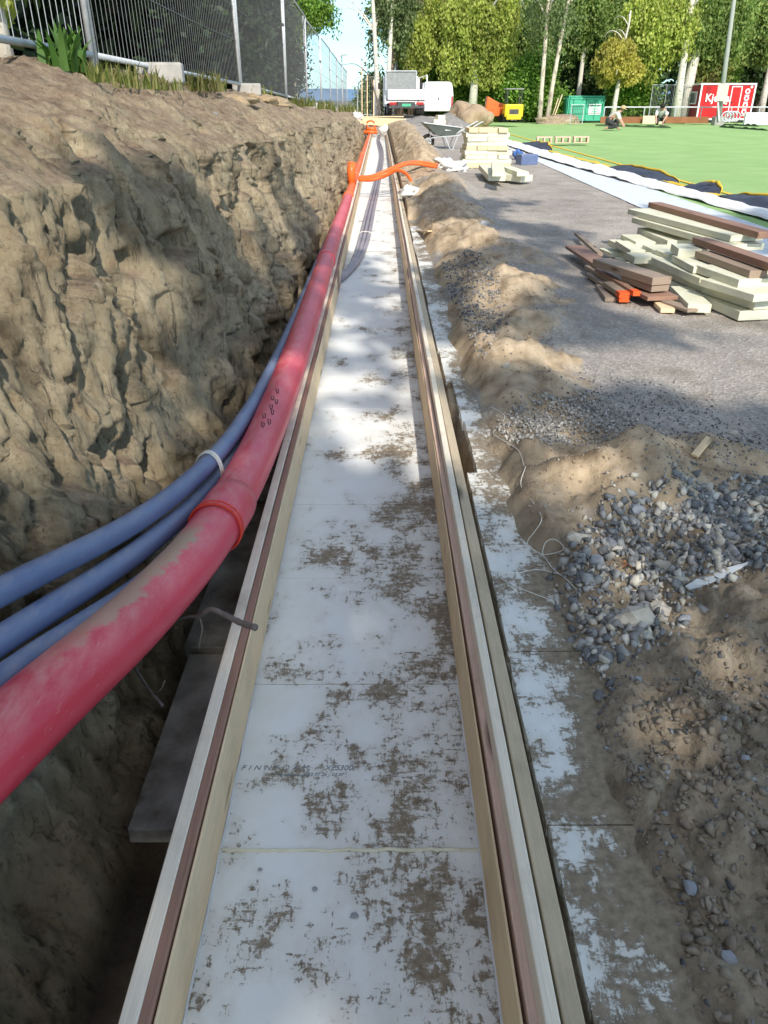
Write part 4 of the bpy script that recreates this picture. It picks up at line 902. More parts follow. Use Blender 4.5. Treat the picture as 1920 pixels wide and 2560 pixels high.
# truck
T0 = far(1005, 292, 50); t = thing('tipper_truck', 'white flatbed tipper truck parked with its rear to the trench', 'truck', (T0.x+.25, 50, T0.z-.02), R(2))
def pb(name, c, d, mt, parent, bev=.02): return MB().box(c, d).build(name, mt, parent, bevel=bev)
pb('tailgate', (0,0,1.15), (2.15,.06,.52), M['white_paint'], t)
for s_ in (-1, 1): pb('side_panel', (s_*1.06,1.7,1.15), (.05,3.3,.5), M['white_paint'], t)
pb('bed', (0,1.7,.87), (2.1,3.4,.08), M['dark_steel'], t)
hb = pb('headboard', (-.12,3.45,1.9), (1.85,.05,.95), M['mesh_grey'], t)
for x_ in (-1.05, .8): pb('frame', (x_+.0,3.4,1.92), (.06,.08,1.05), M['steel'], hb, .005)
pb('frame', (-.12,3.4,2.42), (1.9,.08,.06), M['steel'], hb, .005)
cb = MB().prism([(3.7,.5),(5.4,.5),(5.45,1.25),(5.0,2.0),(4.8,2.15),(3.75,2.15)], -1.15, .95).build('cab', M['white_paint'], t, bevel=.06)
pb('rear_window', (-.12,3.69,1.75), (1.3,.02,.45), M['glass'], cb, .01)
pb('bumper', (0,.05,.52), (2.05,.12,.14), M['dark_steel'], t)
pb('underframe', (0,1.6,.68), (1.0,3.2,.2), M['dark_steel'], t)
for s_ in (-1, 1):
    lt = pb('tail_light', (s_*.78,.0,.70), (.42,.08,.16), M['red_light'], t)
    mr = pb('mirror', (-.1+s_*1.3,4.9,1.65), (.16,.08,.35), M['black_plastic'], t)
    for y_ in (.95, 4.6):
        wl_ = MB().tube([(s_*.95-.13,y_,.36),(s_*.95+.13,y_,.36)], .36, 20).build('wheel', M['tyre'], t, bevel=.03)
        MB().tube([(s_*.95-.14,y_,.36),(s_*.95+.14,y_,.36)], .2, 14).build('rim', M['steel'], wl_)
pb('number_plate', (0,-.03,.62), (.52,.02,.14), M['plate_green'], t, .004)
dr = MB().tube([(1.0,3.9,1.25),(1.0,3.9,2.05),(1.45,3.5,2.2),(1.5,3.45,1.25)], .05, 6).build('open_door', M['white_paint'], t)
MB().box((1.25,3.7,.95), (.62,.05,.62), M=Matrix.Rotation(-.7, 3, 'Z')).build('panel', M['white_paint'], dr, bevel=.02)
# van
V0 = far(1088, 291, 54); t = thing('delivery_van', 'white delivery van parked right behind the tipper truck', 'van', (V0.x+.1, 54, V0.z-.02), R(0))
vb = MB().prism([(-.98,.3),(.98,.3),(1.0,1.2),(.9,1.82),(.75,1.92),(-.75,1.92),(-.9,1.82),(-1.0,1.2)], 0, 4.6, 'y').build('body', M['white_paint'], t, bevel=.08)
for s_ in (-1, 1):
    pb('tail_light', (s_*.92,-.02,.85), (.10,.04,.55), M['red_light'], t, .01)
    for y_ in (.9, 3.7):
        wl_ = MB().tube([(s_*.85-.11,y_,.33),(s_*.85+.11,y_,.33)], .33, 20).build('wheel', M['tyre'], t, bevel=.03); MB().tube([(s_*.85-.12,y_,.33),(s_*.85+.12,y_,.33)], .2, 14).build('rim', M['steel'], wl_)
pb('door_gap', (0,-.003,1.05), (.012,.01,1.5), M['dark_steel'], t, 0); pb('handle', (.08,-.03,1.0), (.05,.04,.14), M['black_plastic'], t, .005)
pb('number_plate', (.3,-.02,.72), (.5,.02,.12), M['white_trim'], t, .003); pb('roof_vent', (-.1,.3,1.93), (.6,.25,.03), M['black_plastic'], t, .005)
# beams piled in front of truck
GP = 'long boards stacked in front of the truck'
for q in range(9):
    u0, v0 = (905+random.uniform(-12, 12), 291+q*1.9); u1 = (1032+random.uniform(-25, 15) if q % 2 else 1015)
    Y = 43-q*.35; a = far(u0, v0+2, Y); b = far(u1, v0+6+q*.5, Y-.3)
    plank('long_board', a, b, .14, .05, M['wood_yellow'] if q % 3 else M['wood_pale'], 'long pale board in the pile in front of the truck', 'board', GP, side=-1)
plank('long_board', far(885, 290, 44), far(1010, 290, 43), .2, .05, M['wood_yellow'], 'topmost pale board of the pile in front of the truck', 'board', GP)
# far trench end : orange sleeves and white bag
for q, (u, v, Y, du) in enumerate([(925,322,40,16),(921,330,38.5,22),(930,312,41.5,14)]):
    a = far(u-du/2, v, Y); b = far(u+du, v+1, Y)
    tag(MB().tube([a, b], .075, 12).build('orange_sleeve', M['orange_pipe'], smooth=True), ['upper', 'front', 'rear'][q]+' orange pipe sleeve at the far trench end', 'pipe sleeve', 'orange sleeves at the trench end')
o = MB().tube(spline([far(916,326,40.5), far(918,306,40.5), far(930,302,40.5), far(936,310,40.5), far(937,326,40.5)], 5), .04, 8).build('orange_hose', M['orange_pipe'], smooth=True); tag(o, 'orange hose arching at the far trench end', 'hose')
lump('plastic_bag', M['plastic_white'], far(962, 326, 38.5), .25, .22, .22, 'white plastic bag at the far trench end', 'bag', seed=3, rough=.5, facet=False)
lump('plastic_bag', M['plastic_white'], far(892, 300, 43)+Vector((0,0,.1)), .3, .3, .3, 'white crumpled bag by the far fence end', 'bag', seed=9, rough=.6, facet=False)
# gravel heaps
def heap(name, mt, c_, rx, ry, h, label, cat):
    N1, N2 = 24, 10; V = [(c_.x, c_.y, c_.z+h)]
    for j in range(1, N2+1):
        for i in range(N1):
            a = 2*math.pi*i/N1; r_ = j/N2*(1+.12*nz(math.cos(a)*2, math.sin(a)*2, rx))
            z = h*(1-r_)**.9 if r_ < 1 else -.1
            V.append((c_.x+rx*r_*math.cos(a), c_.y+ry*r_*math.sin(a), c_.z+(z if j < N2 else -.15)+.03*nz(i*.8, j*.9, h)*h*4))
    Fc = [(0, 1+i, 1+(i+1)%N1) for i in range(N1)]; Fc += [(1+(j-1)*N1+i, 1+j*N1+i, 1+j*N1+(i+1)%N1, 1+(j-1)*N1+(i+1)%N1) for j in range(1, N2) for i in range(N1)]
    return tag(MB().add(V, Fc).build(name, mt, smooth=True), label, cat)
gm = simple('grey_gravel_heap', (.20, .19, .18), (.32, .30, .28), 5, .95, .8, 20, bd=.05)
heap('gravel_heap', gm, far(1055, 318, 40), 1.7, 1.6, .48, 'grey gravel heap beside the pile of boards', 'gravel heap')
heap('gravel_heap', gm, far(1120, 318, 38), 1.1, 1.2, .58, 'steeper grey gravel heap behind the wheelbarrow', 'gravel heap')
mb = MB(); p = far(1098, 312, 36.5); mb.box((p.x, p.y, p.z+.1), (.5,.4,.2)); mb.box((p.x+.04, p.y-.02, p.z+.285), (.32,.3,.17), rz=.3)
tag(mb.build('foam_offcuts', M['foam'], bevel=.01), 'cream foam offcuts on the gravel heap', 'foam blocks')
for q, (u, v, rx, rz_, lab) in enumerate([(1165,284,1.05,.62,'largest brown boulder behind the wheelbarrow'),(1188,293,.9,.62,'sandy boulder leaning at the right of the largest'),(1146,300,.6,.42,'pale low boulder at the left'),(1212,298,.55,.42,'small brown boulder rightmost of the group'),(1168,300,.45,.35,'dark boulder in the gap of the group')]):
    p = far(u, v, 46+(q % 2)*-1.5); lump('boulder', M['boulder'], p, rx*.95, rx*.8, rz_, lab, 'boulder', 'boulders behind the wheelbarrow', seed=q+20, rough=.35, freq=1.1)
# yellow machines
p = far(1280, 305, 47); t = thing('mini_dumper', 'small yellow machine with a canopy at the edge of the field', 'construction machine', (p.x, p.y, p.z))
pb('body', (0,0,.55), (.62*1.6,.9,.62), M['yellow'], t, .06); pb('engine_cover', (0,-.1,.25), (.8,.9,.25), M['yellow'], t, .03)
for s_ in (-1, 1):
    for yy in (-.3, .5): MB().tube([(s_*.38,yy,.8),(s_*.38,yy,1.55)], .03, 6).build('post', M['dark_steel'], t)
    w_ = MB().tube([(s_*.42-.1,-.1,.2),(s_*.42+.1,-.1,.2)], .22, 16).build('wheel', M['tyre'], t)
pb('roof', (0,.1,1.58), (.95,1.0,.05), M['mesh_grey'], t, .01); pb('grille', (0,-.46,.5), (.5,.03,.25), M['dark_steel'], t, .005)
p = far(1236, 304, 48); t = thing('mini_loader', 'small orange machine left of the yellow one', 'construction machine', (p.x, p.y, p.z))
MB().prism([(-.6,.3),(.55,.25),(.6,.85),(.1,.95),(-.5,1.25)], -.35, .35, 'y').build('body', M['orange'], t, bevel=.04)
pb('bucket', (-.7,0,.3), (.35,.8,.35), M['dark_steel'], t, .03)
for s_ in (-1, 1): MB().tube([(s_*.35,-.4,.2),(s_*.35,.4,.2)], .2, 14).build('wheel', M['tyre'], t)
# green container
cl = far(1418, 305, 55); crr = far(1500, 308, 55); wC = crr.x-cl.x
t = thing('green_container', 'green steel waste container with double doors', 'container', (cl.x, 55, cl.z), R(0))
hC = far(1510, 241, 55).z-cl.z; pr = M['container']
pb('side_wall', (-.02,3.0,hC/2), (.08,6,hC), pr, t, .01); pb('side_wall', (wC+.1,3.0,hC/2), (.08,6,hC), pr, t, .01); pb('roof', (wC/2+.04,3.0,hC), (wC+.2,6,.08), pr, t, .01)
mb = MB()
for k in range(20): mb.box((-.08, .2+k*.3, hC/2), (.06,.12,hC*.9))
mb.build('rib', pr, t)
for k in range(2):
    dx = wC/4+k*wC/2+.03; d_ = pb('door', (dx,-.02,hC/2), (wC/2-.02,.06,hC-.12), pr, t, .01)
    pb('door_frame', (dx,-.06,hC-.12), (wC/2-.04,.05,.09), pr, d_, .008); pb('door_frame', (dx,-.06,.12), (wC/2-.04,.05,.09), pr, d_, .008)
    MB().tube([(dx-wC/8+k*.3,-.1,.15),(dx-wC/8+k*.3,-.1,hC-.15)], .03, 6).build('locking_bar', pr, d_)
    for zz in (.35, .65): pb('hinge', (dx-.0,-.075,hC*zz), (wC/2-.1,.04,.05), pr, d_, .005)
pb('notice', (wC*.78,-.09,hC*.5), (.78,.01,.6), M['white_trim'], t, 0)
for k in range(3): pb('lettering', (wC*.78,-.098,hC*.5+.17-k*.15), (.6-.1*k,.006,.05), M['container'], t, 0)
# rack beside it and leaning boards
p = far(1440, 310, 50); t = thing('mesh_rack', 'grey metal mesh rack in front of the green container', 'rack', (p.x, 50, p.z))
MB().tube([(-.35,0,0),(-.35,0,1.0),(.35,0,1.0),(.35,0,0)], .03, 6).build('frame', M['steel'], t)
mb = MB()
for k in range(7): mb.tube([(-.3+k*.1,0,.05),(-.3+k*.1,0,.95)], .01, 4); mb.tube([(-.33,0,.1+k*.13),(.33,0,.1+k*.13)], .01, 4)
mb.build('mesh', M['dark_steel'], t)
plank('leaning_board', far(1385, 292, 53), far(1405, 236, 53), .28, .05, M['wood_yellow'], 'wide pale board leaning left of the green container', 'board', side=-1)
plank('leaning_board', far(1380, 292, 53.5), far(1395, 245, 53.5), .15, .05, M['wood_pale'], 'narrow board leaning behind the wide one', 'board', side=-1)
lump('brush_heap', M['bank'], far(1400, 306, 53), 1.7, 1.2, .42, 'heap of brown earth and planks left of the green container', 'earth heap', seed=31, rough=.5)
# red hut
YH = 55
hl = far(1740, 300, YH); hr = far(1874, 300, YH); wH = hr.x-hl.x; hH = far(1745, 210, YH).z-hl.z
t = thing('site_hut', 'red site hut with white trim and white company lettering', 'site hut', (hl.x, YH, hl.z), R(2))
pb('wall', (wH/2,1.4,hH/2), (wH,2.8,hH), M['red_hut'], t, .01)
pb('side_wall', (-.03,1.4,hH/2), (.05,2.75,hH-.05), M['red_dark'], t, .01)  # shaded side of the hut put into its darker red
for x_ in (0, wH): pb('trim', (x_,-.03,hH/2), (.1,.06,hH+.04), M['white_trim'], t, .005)
pb('trim', (wH/2,-.035,hH), (wH+.1,.06,.1), M['white_trim'], t, .005); pb('trim', (wH/2,-.035,.05), (wH+.1,.06,.1), M['white_trim'], t, .005)
pb('trim', (-.05,1.4,hH), (.08,2.8,.1), M['white_trim'], t, .005)
dx = wH*.66; dd = pb('door', (dx,-.02,hH*.5), (wH*.17,.05,hH*.84), M['red_hut'], t, .005)
for s_ in (-1, 1): pb('door_frame', (dx+s_*wH*.09,-.045,hH*.5), (.06,.04,hH*.86), M['white_trim'], dd, .003)
pb('door_frame', (dx,-.045,hH*.93), (wH*.18,.04,.06), M['white_trim'], dd, .003); pb('handle', (dx-wH*.06,-.08,hH*.5), (.12,.04,.04), M['black_plastic'], dd, .003)
pb('dark_panel', (wH*.14,-.012,hH*.72), (wH*.08,.02,hH*.42), M['red_dark'], t, 0)
wn = pb('window', (-.07,1.0,hH*.62), (.03,1.3,hH*.30), M['glass'], t, .005)
for a_, b_ in (((-.09,1.0,hH*.78),(.05,1.4,.07)),((-.09,1.0,hH*.46),(.05,1.4,.07)),((-.09,.33,hH*.62),(.05,.07,hH*.34)),((-.09,1.67,hH*.62),(.05,.07,hH*.34))): pb('frame', a_, b_, M['white_trim'], wn, .003)
text('Kjeldaas', .62, M['white_trim'], t, (wH*.10,-.03,hH*.52), (math.pi/2,0,0), 'lettering', .012, 0, .01)
text('AS', .26, M['white_trim'], t, (wH*.44,-.03,hH*.44), (math.pi/2,0,0), 'lettering', .006, 0, .01)
for k in range(4):
    zc_ = hH*(.80-.19*k); g_ = MB().tube([(wH*.87,-.02,zc_),(wH*.87,-.04,zc_)], .16, 18).build('pictogram', M['white_trim'], t)
    MB().tube([(wH*.87,-.041,zc_),(wH*.87,-.046,zc_)], .075, 12).build('symbol', M['red_hut'], g_); pb('caption', (wH*.87,-.035,zc_-.22), (.3,.01,.04), M['white_trim'], g_, 0)
pb('pictogram', (wH*.93,-.03,hH*.92), (.14,.02,.14), M['white_trim'], t, 0)
pb('wheel_skid', (wH/2,1.4,-.12), (wH*.9,2.4,.2), M['dark_steel'], t, .01)
# floodlight mast with board, light base, white low wall
p = far(1795, 306, 50); topp = far(1846, -80, 50.4)
t = thing('lamp_pole', 'tall tapering floodlight pole in front of the red hut', 'lamp pole', p)
MB().tube([(0,0,0),tuple(Vector(topp-p)*.5),tuple((topp-p)*1.6)], [.16,.12,.08], 12).build('pole', simple('pole_grey', (.30, .32, .28), (.38, .40, .35), 3, .6, .1), t, smooth=True)
pb('foot', (0,0,.05), (.6,.6,.5), M['concrete'], t, .03)
q = far(1806, 231, 49.6)-p; pb('sign_board', tuple(q), (.62,.04,.88), M['board_face'], t, .01)
MB().tube([tuple(q+Vector((-.15,0,-.5))), (-.12,-.4,.1)], .05, 8).build('brace', M['white_trim'], t)
p = far(1858, 312, 48); q = far(1990, 312, 48); mb = MB(); mb.box(((p.x+q.x)/2+1, 48, p.z+.3), (q.x-p.x+2,.25,.62)); tag(mb.build('white_barrier', M['white_trim'], bevel=.03), 'low white barrier wall at the right field edge', 'barrier')
p = far(1826, 304, 48.5); mb = MB()
for k in range(4): mb.tube([(p.x+k*.22-.3+.25*math.cos(a), p.y+.1*k, p.z+.25+.25*math.sin(a)) for a in [j*.45 for j in range(15)]], .04, 6)
tag(mb.build('hose_reel', M['steel'], smooth=True), 'grey coiled hoses at foot of the lamp pole', 'hose')
# brown kick boards and railing along far field edge
bx0, bx1 = far(1500, 306, 50), far(1770, 306, 50)
mb = MB(); 
tag(MB().box(((bx0.x+bx1.x)/2, 50, bx0.z+.12), (bx1.x-bx0.x,.08,.34)).build('kick_board', simple('rusty_board', (.22, .09, .04), (.30, .13, .06), 2, .8, .2), bevel=.01), 'long rust brown board along the far field edge', 'kick board')
tag(MB().box((far(1632,306,49.7).x, 49.7, bx0.z+.14), (1.2,.05,.42)).build('pale_board', M['wood_pale'], bevel=.01), 'short pale board leaning on the rust brown one', 'board')
GRl = 'steel railing sections along the far field edge'
zr = far(1512, 268, 51).z; zb = bx0.z-.05; px_ = [1512, 1612, 1690, 1755, 1830, 1900, 1990]
for q, (u0, u1) in enumerate(zip(px_[:-1], px_[1:])):
    a = far(u0, 268, 51); b = far(u1, 268, 51); t = thing('steel_railing', ['leftmost', 'second', 'third', 'fourth', 'fifth', 'rightmost'][q]+' steel railing section behind the field', 'railing', (a.x, 51, zb), 0, GRl)
    L_ = b.x-a.x; h_ = zr-zb
    MB().tube([(0,0,0),(0,0,h_)], .035, 8).build('post', M['steel'], t); MB().tube([(0,0,h_),(L_,0,h_)], .035, 8).build('top_rail', M['steel'], t)
    mb = MB()
    for k in range(int(L_/.12)): mb.tube([(k*.12,0,.08),(k*.12,0,h_*.93)], .008, 3, False)
    mb.tube([(0,0,.1),(L_,0,.1)], .015, 4); mb.build('mesh', M['dark_steel'], t)
# mesh fence panels far
for q, (u, w_) in enumerate([(1620, 2.2), (1655, 2.2), (1920, 3.5)]):
    p = far(u, 300, 56); t = thing('mesh_fence', ['left', 'right', 'outermost'][q]+' tall steel mesh panel behind the railing', 'mesh fence', (p.x, 56, p.z), 0, 'tall mesh panels behind the railing')
    MB().tube([(0,0,0),(0,0,2),(w_,0,2),(w_,0,0),(0,0,.05)], .03, 6).build('frame', M['steel'], t)
    mb = MB()
    for k in range(int(w_/.1)): mb.tube([(k*.1,0,.05),(k*.1,0,2)], .008, 3, False)
    mb.build('mesh', M['steel_wire'], t)

# ------------------------------------------------------------------ people
def figure(name, label, loc, rz, hat, scale=1.0):
    t = thing(name, label, 'person', loc, rz)
    J = {'pel':(0,0,.36),'sp':(.0,-.14,.52),'ch':(0,-.30,.66),'nk':(0,-.42,.74),'hd':(0,-.50,.78),'hd2':(0,-.58,.80),
         'hl':(-.11,0,.34),'kl':(-.15,-.38,.12),'al':(-.14,.04,.08),'tl':(-.14,.18,.04),'hr':(.11,0,.34),'kr':(.15,-.42,.36),'ar':(.15,-.38,.06),'tr':(.15,-.54,.03),
         'sl':(-.19,-.34,.66),'el':(-.24,-.46,.40),'wl':(-.17,-.62,.18),'fl':(-.16,-.69,.10),'sr':(.19,-.34,.66),'er':(.25,-.50,.42),'wr':(.14,-.66,.20),'fr':(.13,-.73,.12)}
    Rr = {'pel':.15,'sp':.15,'ch':.17,'nk':.065,'hd':.085,'hd2':.075,'hl':.105,'kl':.07,'al':.05,'tl':.04,'hr':.105,'kr':.075,'ar':.05,'tr':.04,'sl':.075,'el':.055,'wl':.035,'fl':.03,'sr':.075,'er':.055,'wr':.035,'fr':.03}
    def skin(nm, keys, edges, mt, inf=0, parent=None):
        me = bpy.data.meshes.new(nm); idx = {k: i for i, k in enumerate(keys)}; me.from_pydata([J[k] for k in keys], [(idx[a], idx[b]) for a, b in edges], [])
        o = bpy.data.objects.new(nm, me); C.objects.link(o); o.parent = parent; md = o.modifiers.new('skin', 'SKIN'); me.materials.append(mt)
        for i, k in enumerate(keys): me.skin_vertices[0].data[i].radius = (Rr[k]+inf, Rr[k]+inf); me.skin_vertices[0].data[i].use_root = (i == 0)
        sb = o.modifiers.new('sub', 'SUBSURF'); sb.levels = 2; sb.render_levels = 2; md.use_smooth_shade = True; return o
    E = [('pel','sp'),('sp','ch'),('ch','nk'),('nk','hd'),('hd','hd2'),('pel','hl'),('hl','kl'),('kl','al'),('al','tl'),('pel','hr'),('hr','kr'),('kr','ar'),('ar','tr'),('ch','sl'),('sl','el'),('el','wl'),('wl','fl'),('ch','sr'),('sr','er'),('er','wr'),('wr','fr')]
    skin('body', list(J), E, M['skin'], 0, t)
    skin('shirt', ['pel','sp','ch','sl','el','sr','er'], [('pel','sp'),('sp','ch'),('ch','sl'),('sl','el'),('ch','sr'),('sr','er')], M['shirt_white'], .018, t)
    skin('trousers', ['pel','hl','kl','al','hr','kr','ar'], [('pel','hl'),('hl','kl'),('kl','al'),('pel','hr'),('hr','kr'),('kr','ar')], M['trousers'], .016, t)
    if hat: 
        lump('hat', M['hat'], (0,-.55,.90), .115, .12, .085, None, None, parent=t, rough=.05, facet=False, seed=2)
        MB().tube([(0,-.56,.855),(0,-.565,.87)], [.19,.18], 20).build('hat_brim', M['hat'], t)
    else: lump('hair', M['hair'], (0,-.53,.84), .12, .13, .115, None, None, parent=t, rough=.3, facet=False, seed=3)
    t.scale = (scale,)*3; return t
p = far(1520, 324, 41); figure('person', 'person kneeling in white shirt and straw hat on the turf', (p.x+.0, p.y, p.z), R(75), True, 1.05)
p = far(1650, 314, 47); figure('person', 'dark haired person bent low in white shirt near the railing', (p.x, p.y, p.z), R(-20), False, 1.15)

# ------------------------------------------------------------------ site fence on the bank
FX = -2.0
fy = [.3, 6.25, 12.6, 18.6, 23.8, 29.6, 35, 40.5, 46, 52]
GFn = 'steel mesh fence panels along the bank'
for q, (a, b) in enumerate(zip(fy[:-1], fy[1:])):
    z0_, z1_ = zf(a)+.07, zf(b)+.07; b -= .07; L_ = b-a; lean = random.uniform(-.03, .03)
    t = thing('mesh_fence', (ORD[q] if q < 9 else 'farthest')+' steel mesh fence panel on the bank', 'fence panel', (FX, a, z0_), 0, GFn); h_ = 2.0; dz = z1_-z0_
    def fp(y_, z_): return (lean*z_*.5, y_, z_+dz*y_/L_)
    for yy in (0, L_): MB().tube([fp(yy, -.12), fp(yy, h_)], .022, 10).build('post', M['steel'], t, smooth=True)
    MB().tube([fp(0, 0.02), fp(L_, 0.02)], .021, 8).build('bottom_rail', M['steel'], t, smooth=True); MB().tube([fp(0, h_), fp(L_, h_)], .021, 8).build('top_rail', M['steel'], t, smooth=True)
    mb = MB(); sp_ = .105 if q < 4 else .16; k = int(L_/sp_)
    for i in range(1, k): 
        if q < 2: mb.tube([fp(i*sp_+.012*nz(i, h*.9+q), .02+(h_-.02)*h) for h in (0, .25, .5, .75, 1)], .0026, 4, False)
        else: mb.tube([fp(i*sp_, .02), fp(i*sp_, h_)], .0024, 4, False)
    for zz in (.55, .95, 1.35, 1.7): mb.tube([fp(L_*j/8, zz-.02*math.sin(math.pi*j/8)) for j in range(9)], .0036, 4, False)
    mb.build('wire_mesh', M['steel_wire' if q < 1 else 'wire_dull'], t)
    if q: pb('clamp', (0,-.035,1.3), (.05,.13,.05), M['dark_steel'], t, .004)
for q, (yy, lab) in enumerate([(7.7, 'concrete fence foot standing out between the grass tufts'), (12.6, 'concrete fence foot at the second joint'), (23.8, 'concrete fence foot far along the bank'), (29.6, 'farther concrete fence foot'), (35, 'concrete fence foot near the end of the bank')]):
    mb = MB(); mb.box((FX+.08, yy, bank_top(FX+.08, yy)+.05), (.40,.22,.16), rz=R(random.uniform(-8, 8))); tag(mb.build('concrete_block', M['concrete'], bevel=.02), lab, 'concrete block', 'concrete fence feet')
for q, (u, v) in enumerate([(595,205), (560,207), (500,195)]):
    px, py = D(u, v); Y = F*1.75/(abs(px-951)*math.cos(PITCH)); p = PY(px, py, Y); lump('sand_heap', M['clayball'], (p.x, Y, bank_top(p.x, Y)), .28, .5, .10, ['rightmost', 'middle', 'leftmost'][q]+' sandy hump on the bank edge by the fence', 'sand heap', seed=q+50, rough=.5)
# grass tufts
def tuft(loc, nb, h, spread, mt, label, name='grass_tuft', wdt=.004, cat='grass tuft'):
    VV = []; FF = []; o_ = 0
    for _ in range(nb):
        a = random.uniform(0, 6.28); r_ = spread*random.random()**.7; bx = loc[0]+math.cos(a)*r_; by = loc[1]+math.sin(a)*r_*1.6
        ln_ = h*random.uniform(.4, 1); la = random.uniform(0, 6.28); lean = random.uniform(.1, .75); wv = Vector((-math.sin(la), math.cos(la), 0))*wdt
        pts = [Vector((bx, by, loc[2]-.02))+Vector((math.cos(la)*lean*ln_*t_*t_, math.sin(la)*lean*ln_*t_*t_, ln_*t_*(1-.3*lean*t_))) for t_ in (0, .4, .75, 1)]
        for i, p in enumerate(pts): k = (1, .9, .6, .05)[i]; VV += [p-wv*k, p+wv*k]
        FF += [(o_+i*2, o_+i*2+1, o_+i*2+3, o_+i*2+2) for i in range(3)]; o_ += 8
    return tag(npmesh(name, VV, FF, mt, loc=loc), label, cat)
for (u, v, nb, h, spd, lab) in [(262,180,420,.20,.22,'grass tuft under the fence beside the concrete foot'),(330,195,260,.14,.2,'low dry grass in front of the concrete foot'),(440,212,380,.24,.2,'bushy grass tuft on the bank between the sandy humps'),(552,218,260,.26,.2,'grass tuft left of the sandy hump'),(640,228,300,.28,.35,'grass growing along the fence in the middle'),(680,234,300,.3,.5,'grass fringe further along the bank edge'),(716,242,340,.35,.8,'grass fringe near the far bank end'),(742,247,260,.4,1.0,'last grass fringe where the bank ends'),(180,150,240,.16,.11,'thin grass by the large weed')]:
    px, py = D(u, v); Y = F*1.85/(abs(px-951)*math.cos(PITCH)); p = PY(px, py, Y); z = bank_top(p.x, Y); spd *= 1.25; nb = int(nb*.55); tuft((p.x, Y, z), nb, h, spd, M['grass'], lab, wdt=.0035+Y*.0004)
px, py = D(140, 152); Y = F*1.9/(abs(px-951)*math.cos(PITCH)); p = PY(px, py, Y)
tuft((p.x, Y, bank_top(p.x, Y)), 46, .30, .12, M['plant'], 'large broad leaved green weed at the foot of the fence', 'weed', .022, 'weed')
# bent stalk against the sky, street lamp far
path = spline([PY(*D(740,140), 30), PY(*D(765,138), 30), PY(*D(785,150), 30), PY(*D(800,168), 30), PY(*D(806,188), 30), PY(*D(818,225), 30), PY(*D(822,248), 30)], 6)
mb = MB().tube(path, [.008+.022*i/len(path) for i in range(len(path))], 6)
for i in (14, 20, 22): mb.tube([path[i], path[i]+Vector((.1,0,-.18)), path[i]+Vector((.02,0,-.3))], [.008,.006,.004], 4); mb.tube([path[i], path[i]+Vector((-.2,0,.05))], [.006,.003], 4)
tag(mb.build('bent_sapling', M['twig'], smooth=True), 'thin bent sapling arching against the sky', 'sapling')
a = far(857, 262, 60); b = far(857, 137, 60); t = thing('street_lamp', 'slim distant street lamp seen against the sky', 'street lamp', (a.x, 60, a.z))
MB().tube([(0,0,-1),(0,0,b.z-a.z)], .05, 8).build('pole', M['steel'], t); MB().tube([(-.02,0,b.z-a.z),(.35,0,b.z-a.z+.03)], .06, 8).build('lamp_head', M['steel'], t)
for q, (u, zz) in enumerate([(905, 2.3), (934, 1.7), (918, 1.9)]):
    p = far(u, 287, 48); tag(MB().tube([(p.x, 48, p.z-.1), (p.x+.02, 48, p.z+zz)], .03, 8).build('wooden_stake', M['wood_pale']), ['tall', 'short', 'middle'][q]+' thin stake near the far end of the trench', 'stake')
p = far(893, 288, 49); t = thing('mesh_fence', 'tilted mesh panel at the far end of the trench', 'mesh fence', (p.x, 49, p.z))
MB().tube([(0,0,0),(.1,0,1.9),(1.0,.3,1.9),(1.0,.3,0),(0,0,.05)], .025, 6).build('frame', M['steel'], t)
mb = MB(); [mb.tube([(k*.1,k*.03,0),(k*.1,k*.03,1.9)], .006, 3, False) for k in range(11)]; mb.build('mesh', M['steel_wire'], t)

# ------------------------------------------------------------------ trees
def leaves(centres, size, elong=1.6, droop=0.0, jit=.3):
    """one rhombic leaf face per centre"""
    n_ = len(centres); th = rng.uniform(0, 2*np.pi, n_); ph = rng.normal(0, .6, n_)+droop*-1.2
    d = np.stack([np.cos(th)*np.cos(ph), np.sin(th)*np.cos(ph), np.sin(ph)], 1)
    r_ = rng.normal(size=(n_, 3)); s_ = np.cross(d, r_); s_ /= np.linalg.norm(s_, axis=1)[:, None]+1e-9
    sz = size*rng.uniform(.6, 1.4, n_)[:, None]
    V = np.stack([centres-d*sz*elong*.5, centres+s_*sz*.5, centres+d*sz*elong*.5, centres-s_*sz*.5], 1).reshape(-1, 3)
    return V, np.arange(n_*4).reshape(-1, 4)
def crown_pts(blobs, nclump, per, cr, droop):
    out = []; w_ = np.array([b[3]*b[4]*b[5] for b in blobs]); w_ = w_/w_.sum()
    for k in rng.choice(len(blobs), nclump, p=w_):
        cx, cy, cz, rx, ry, rz_ = blobs[k]; v = rng.normal(size=3); v /= np.linalg.norm(v); rr = rng.random()**.45
        c_ = np.array([cx, cy, cz])+v*np.array([rx, ry, rz_])*rr
        m_ = rng.normal(size=(per, 3))*cr
        if droop: L_ = cr*droop*rng.uniform(.5, 1.6); m_[:, :2] *= .42; m_[:, 2] = -rng.random(per)*L_
        out.append(c_+m_)
    return np.concatenate(out)
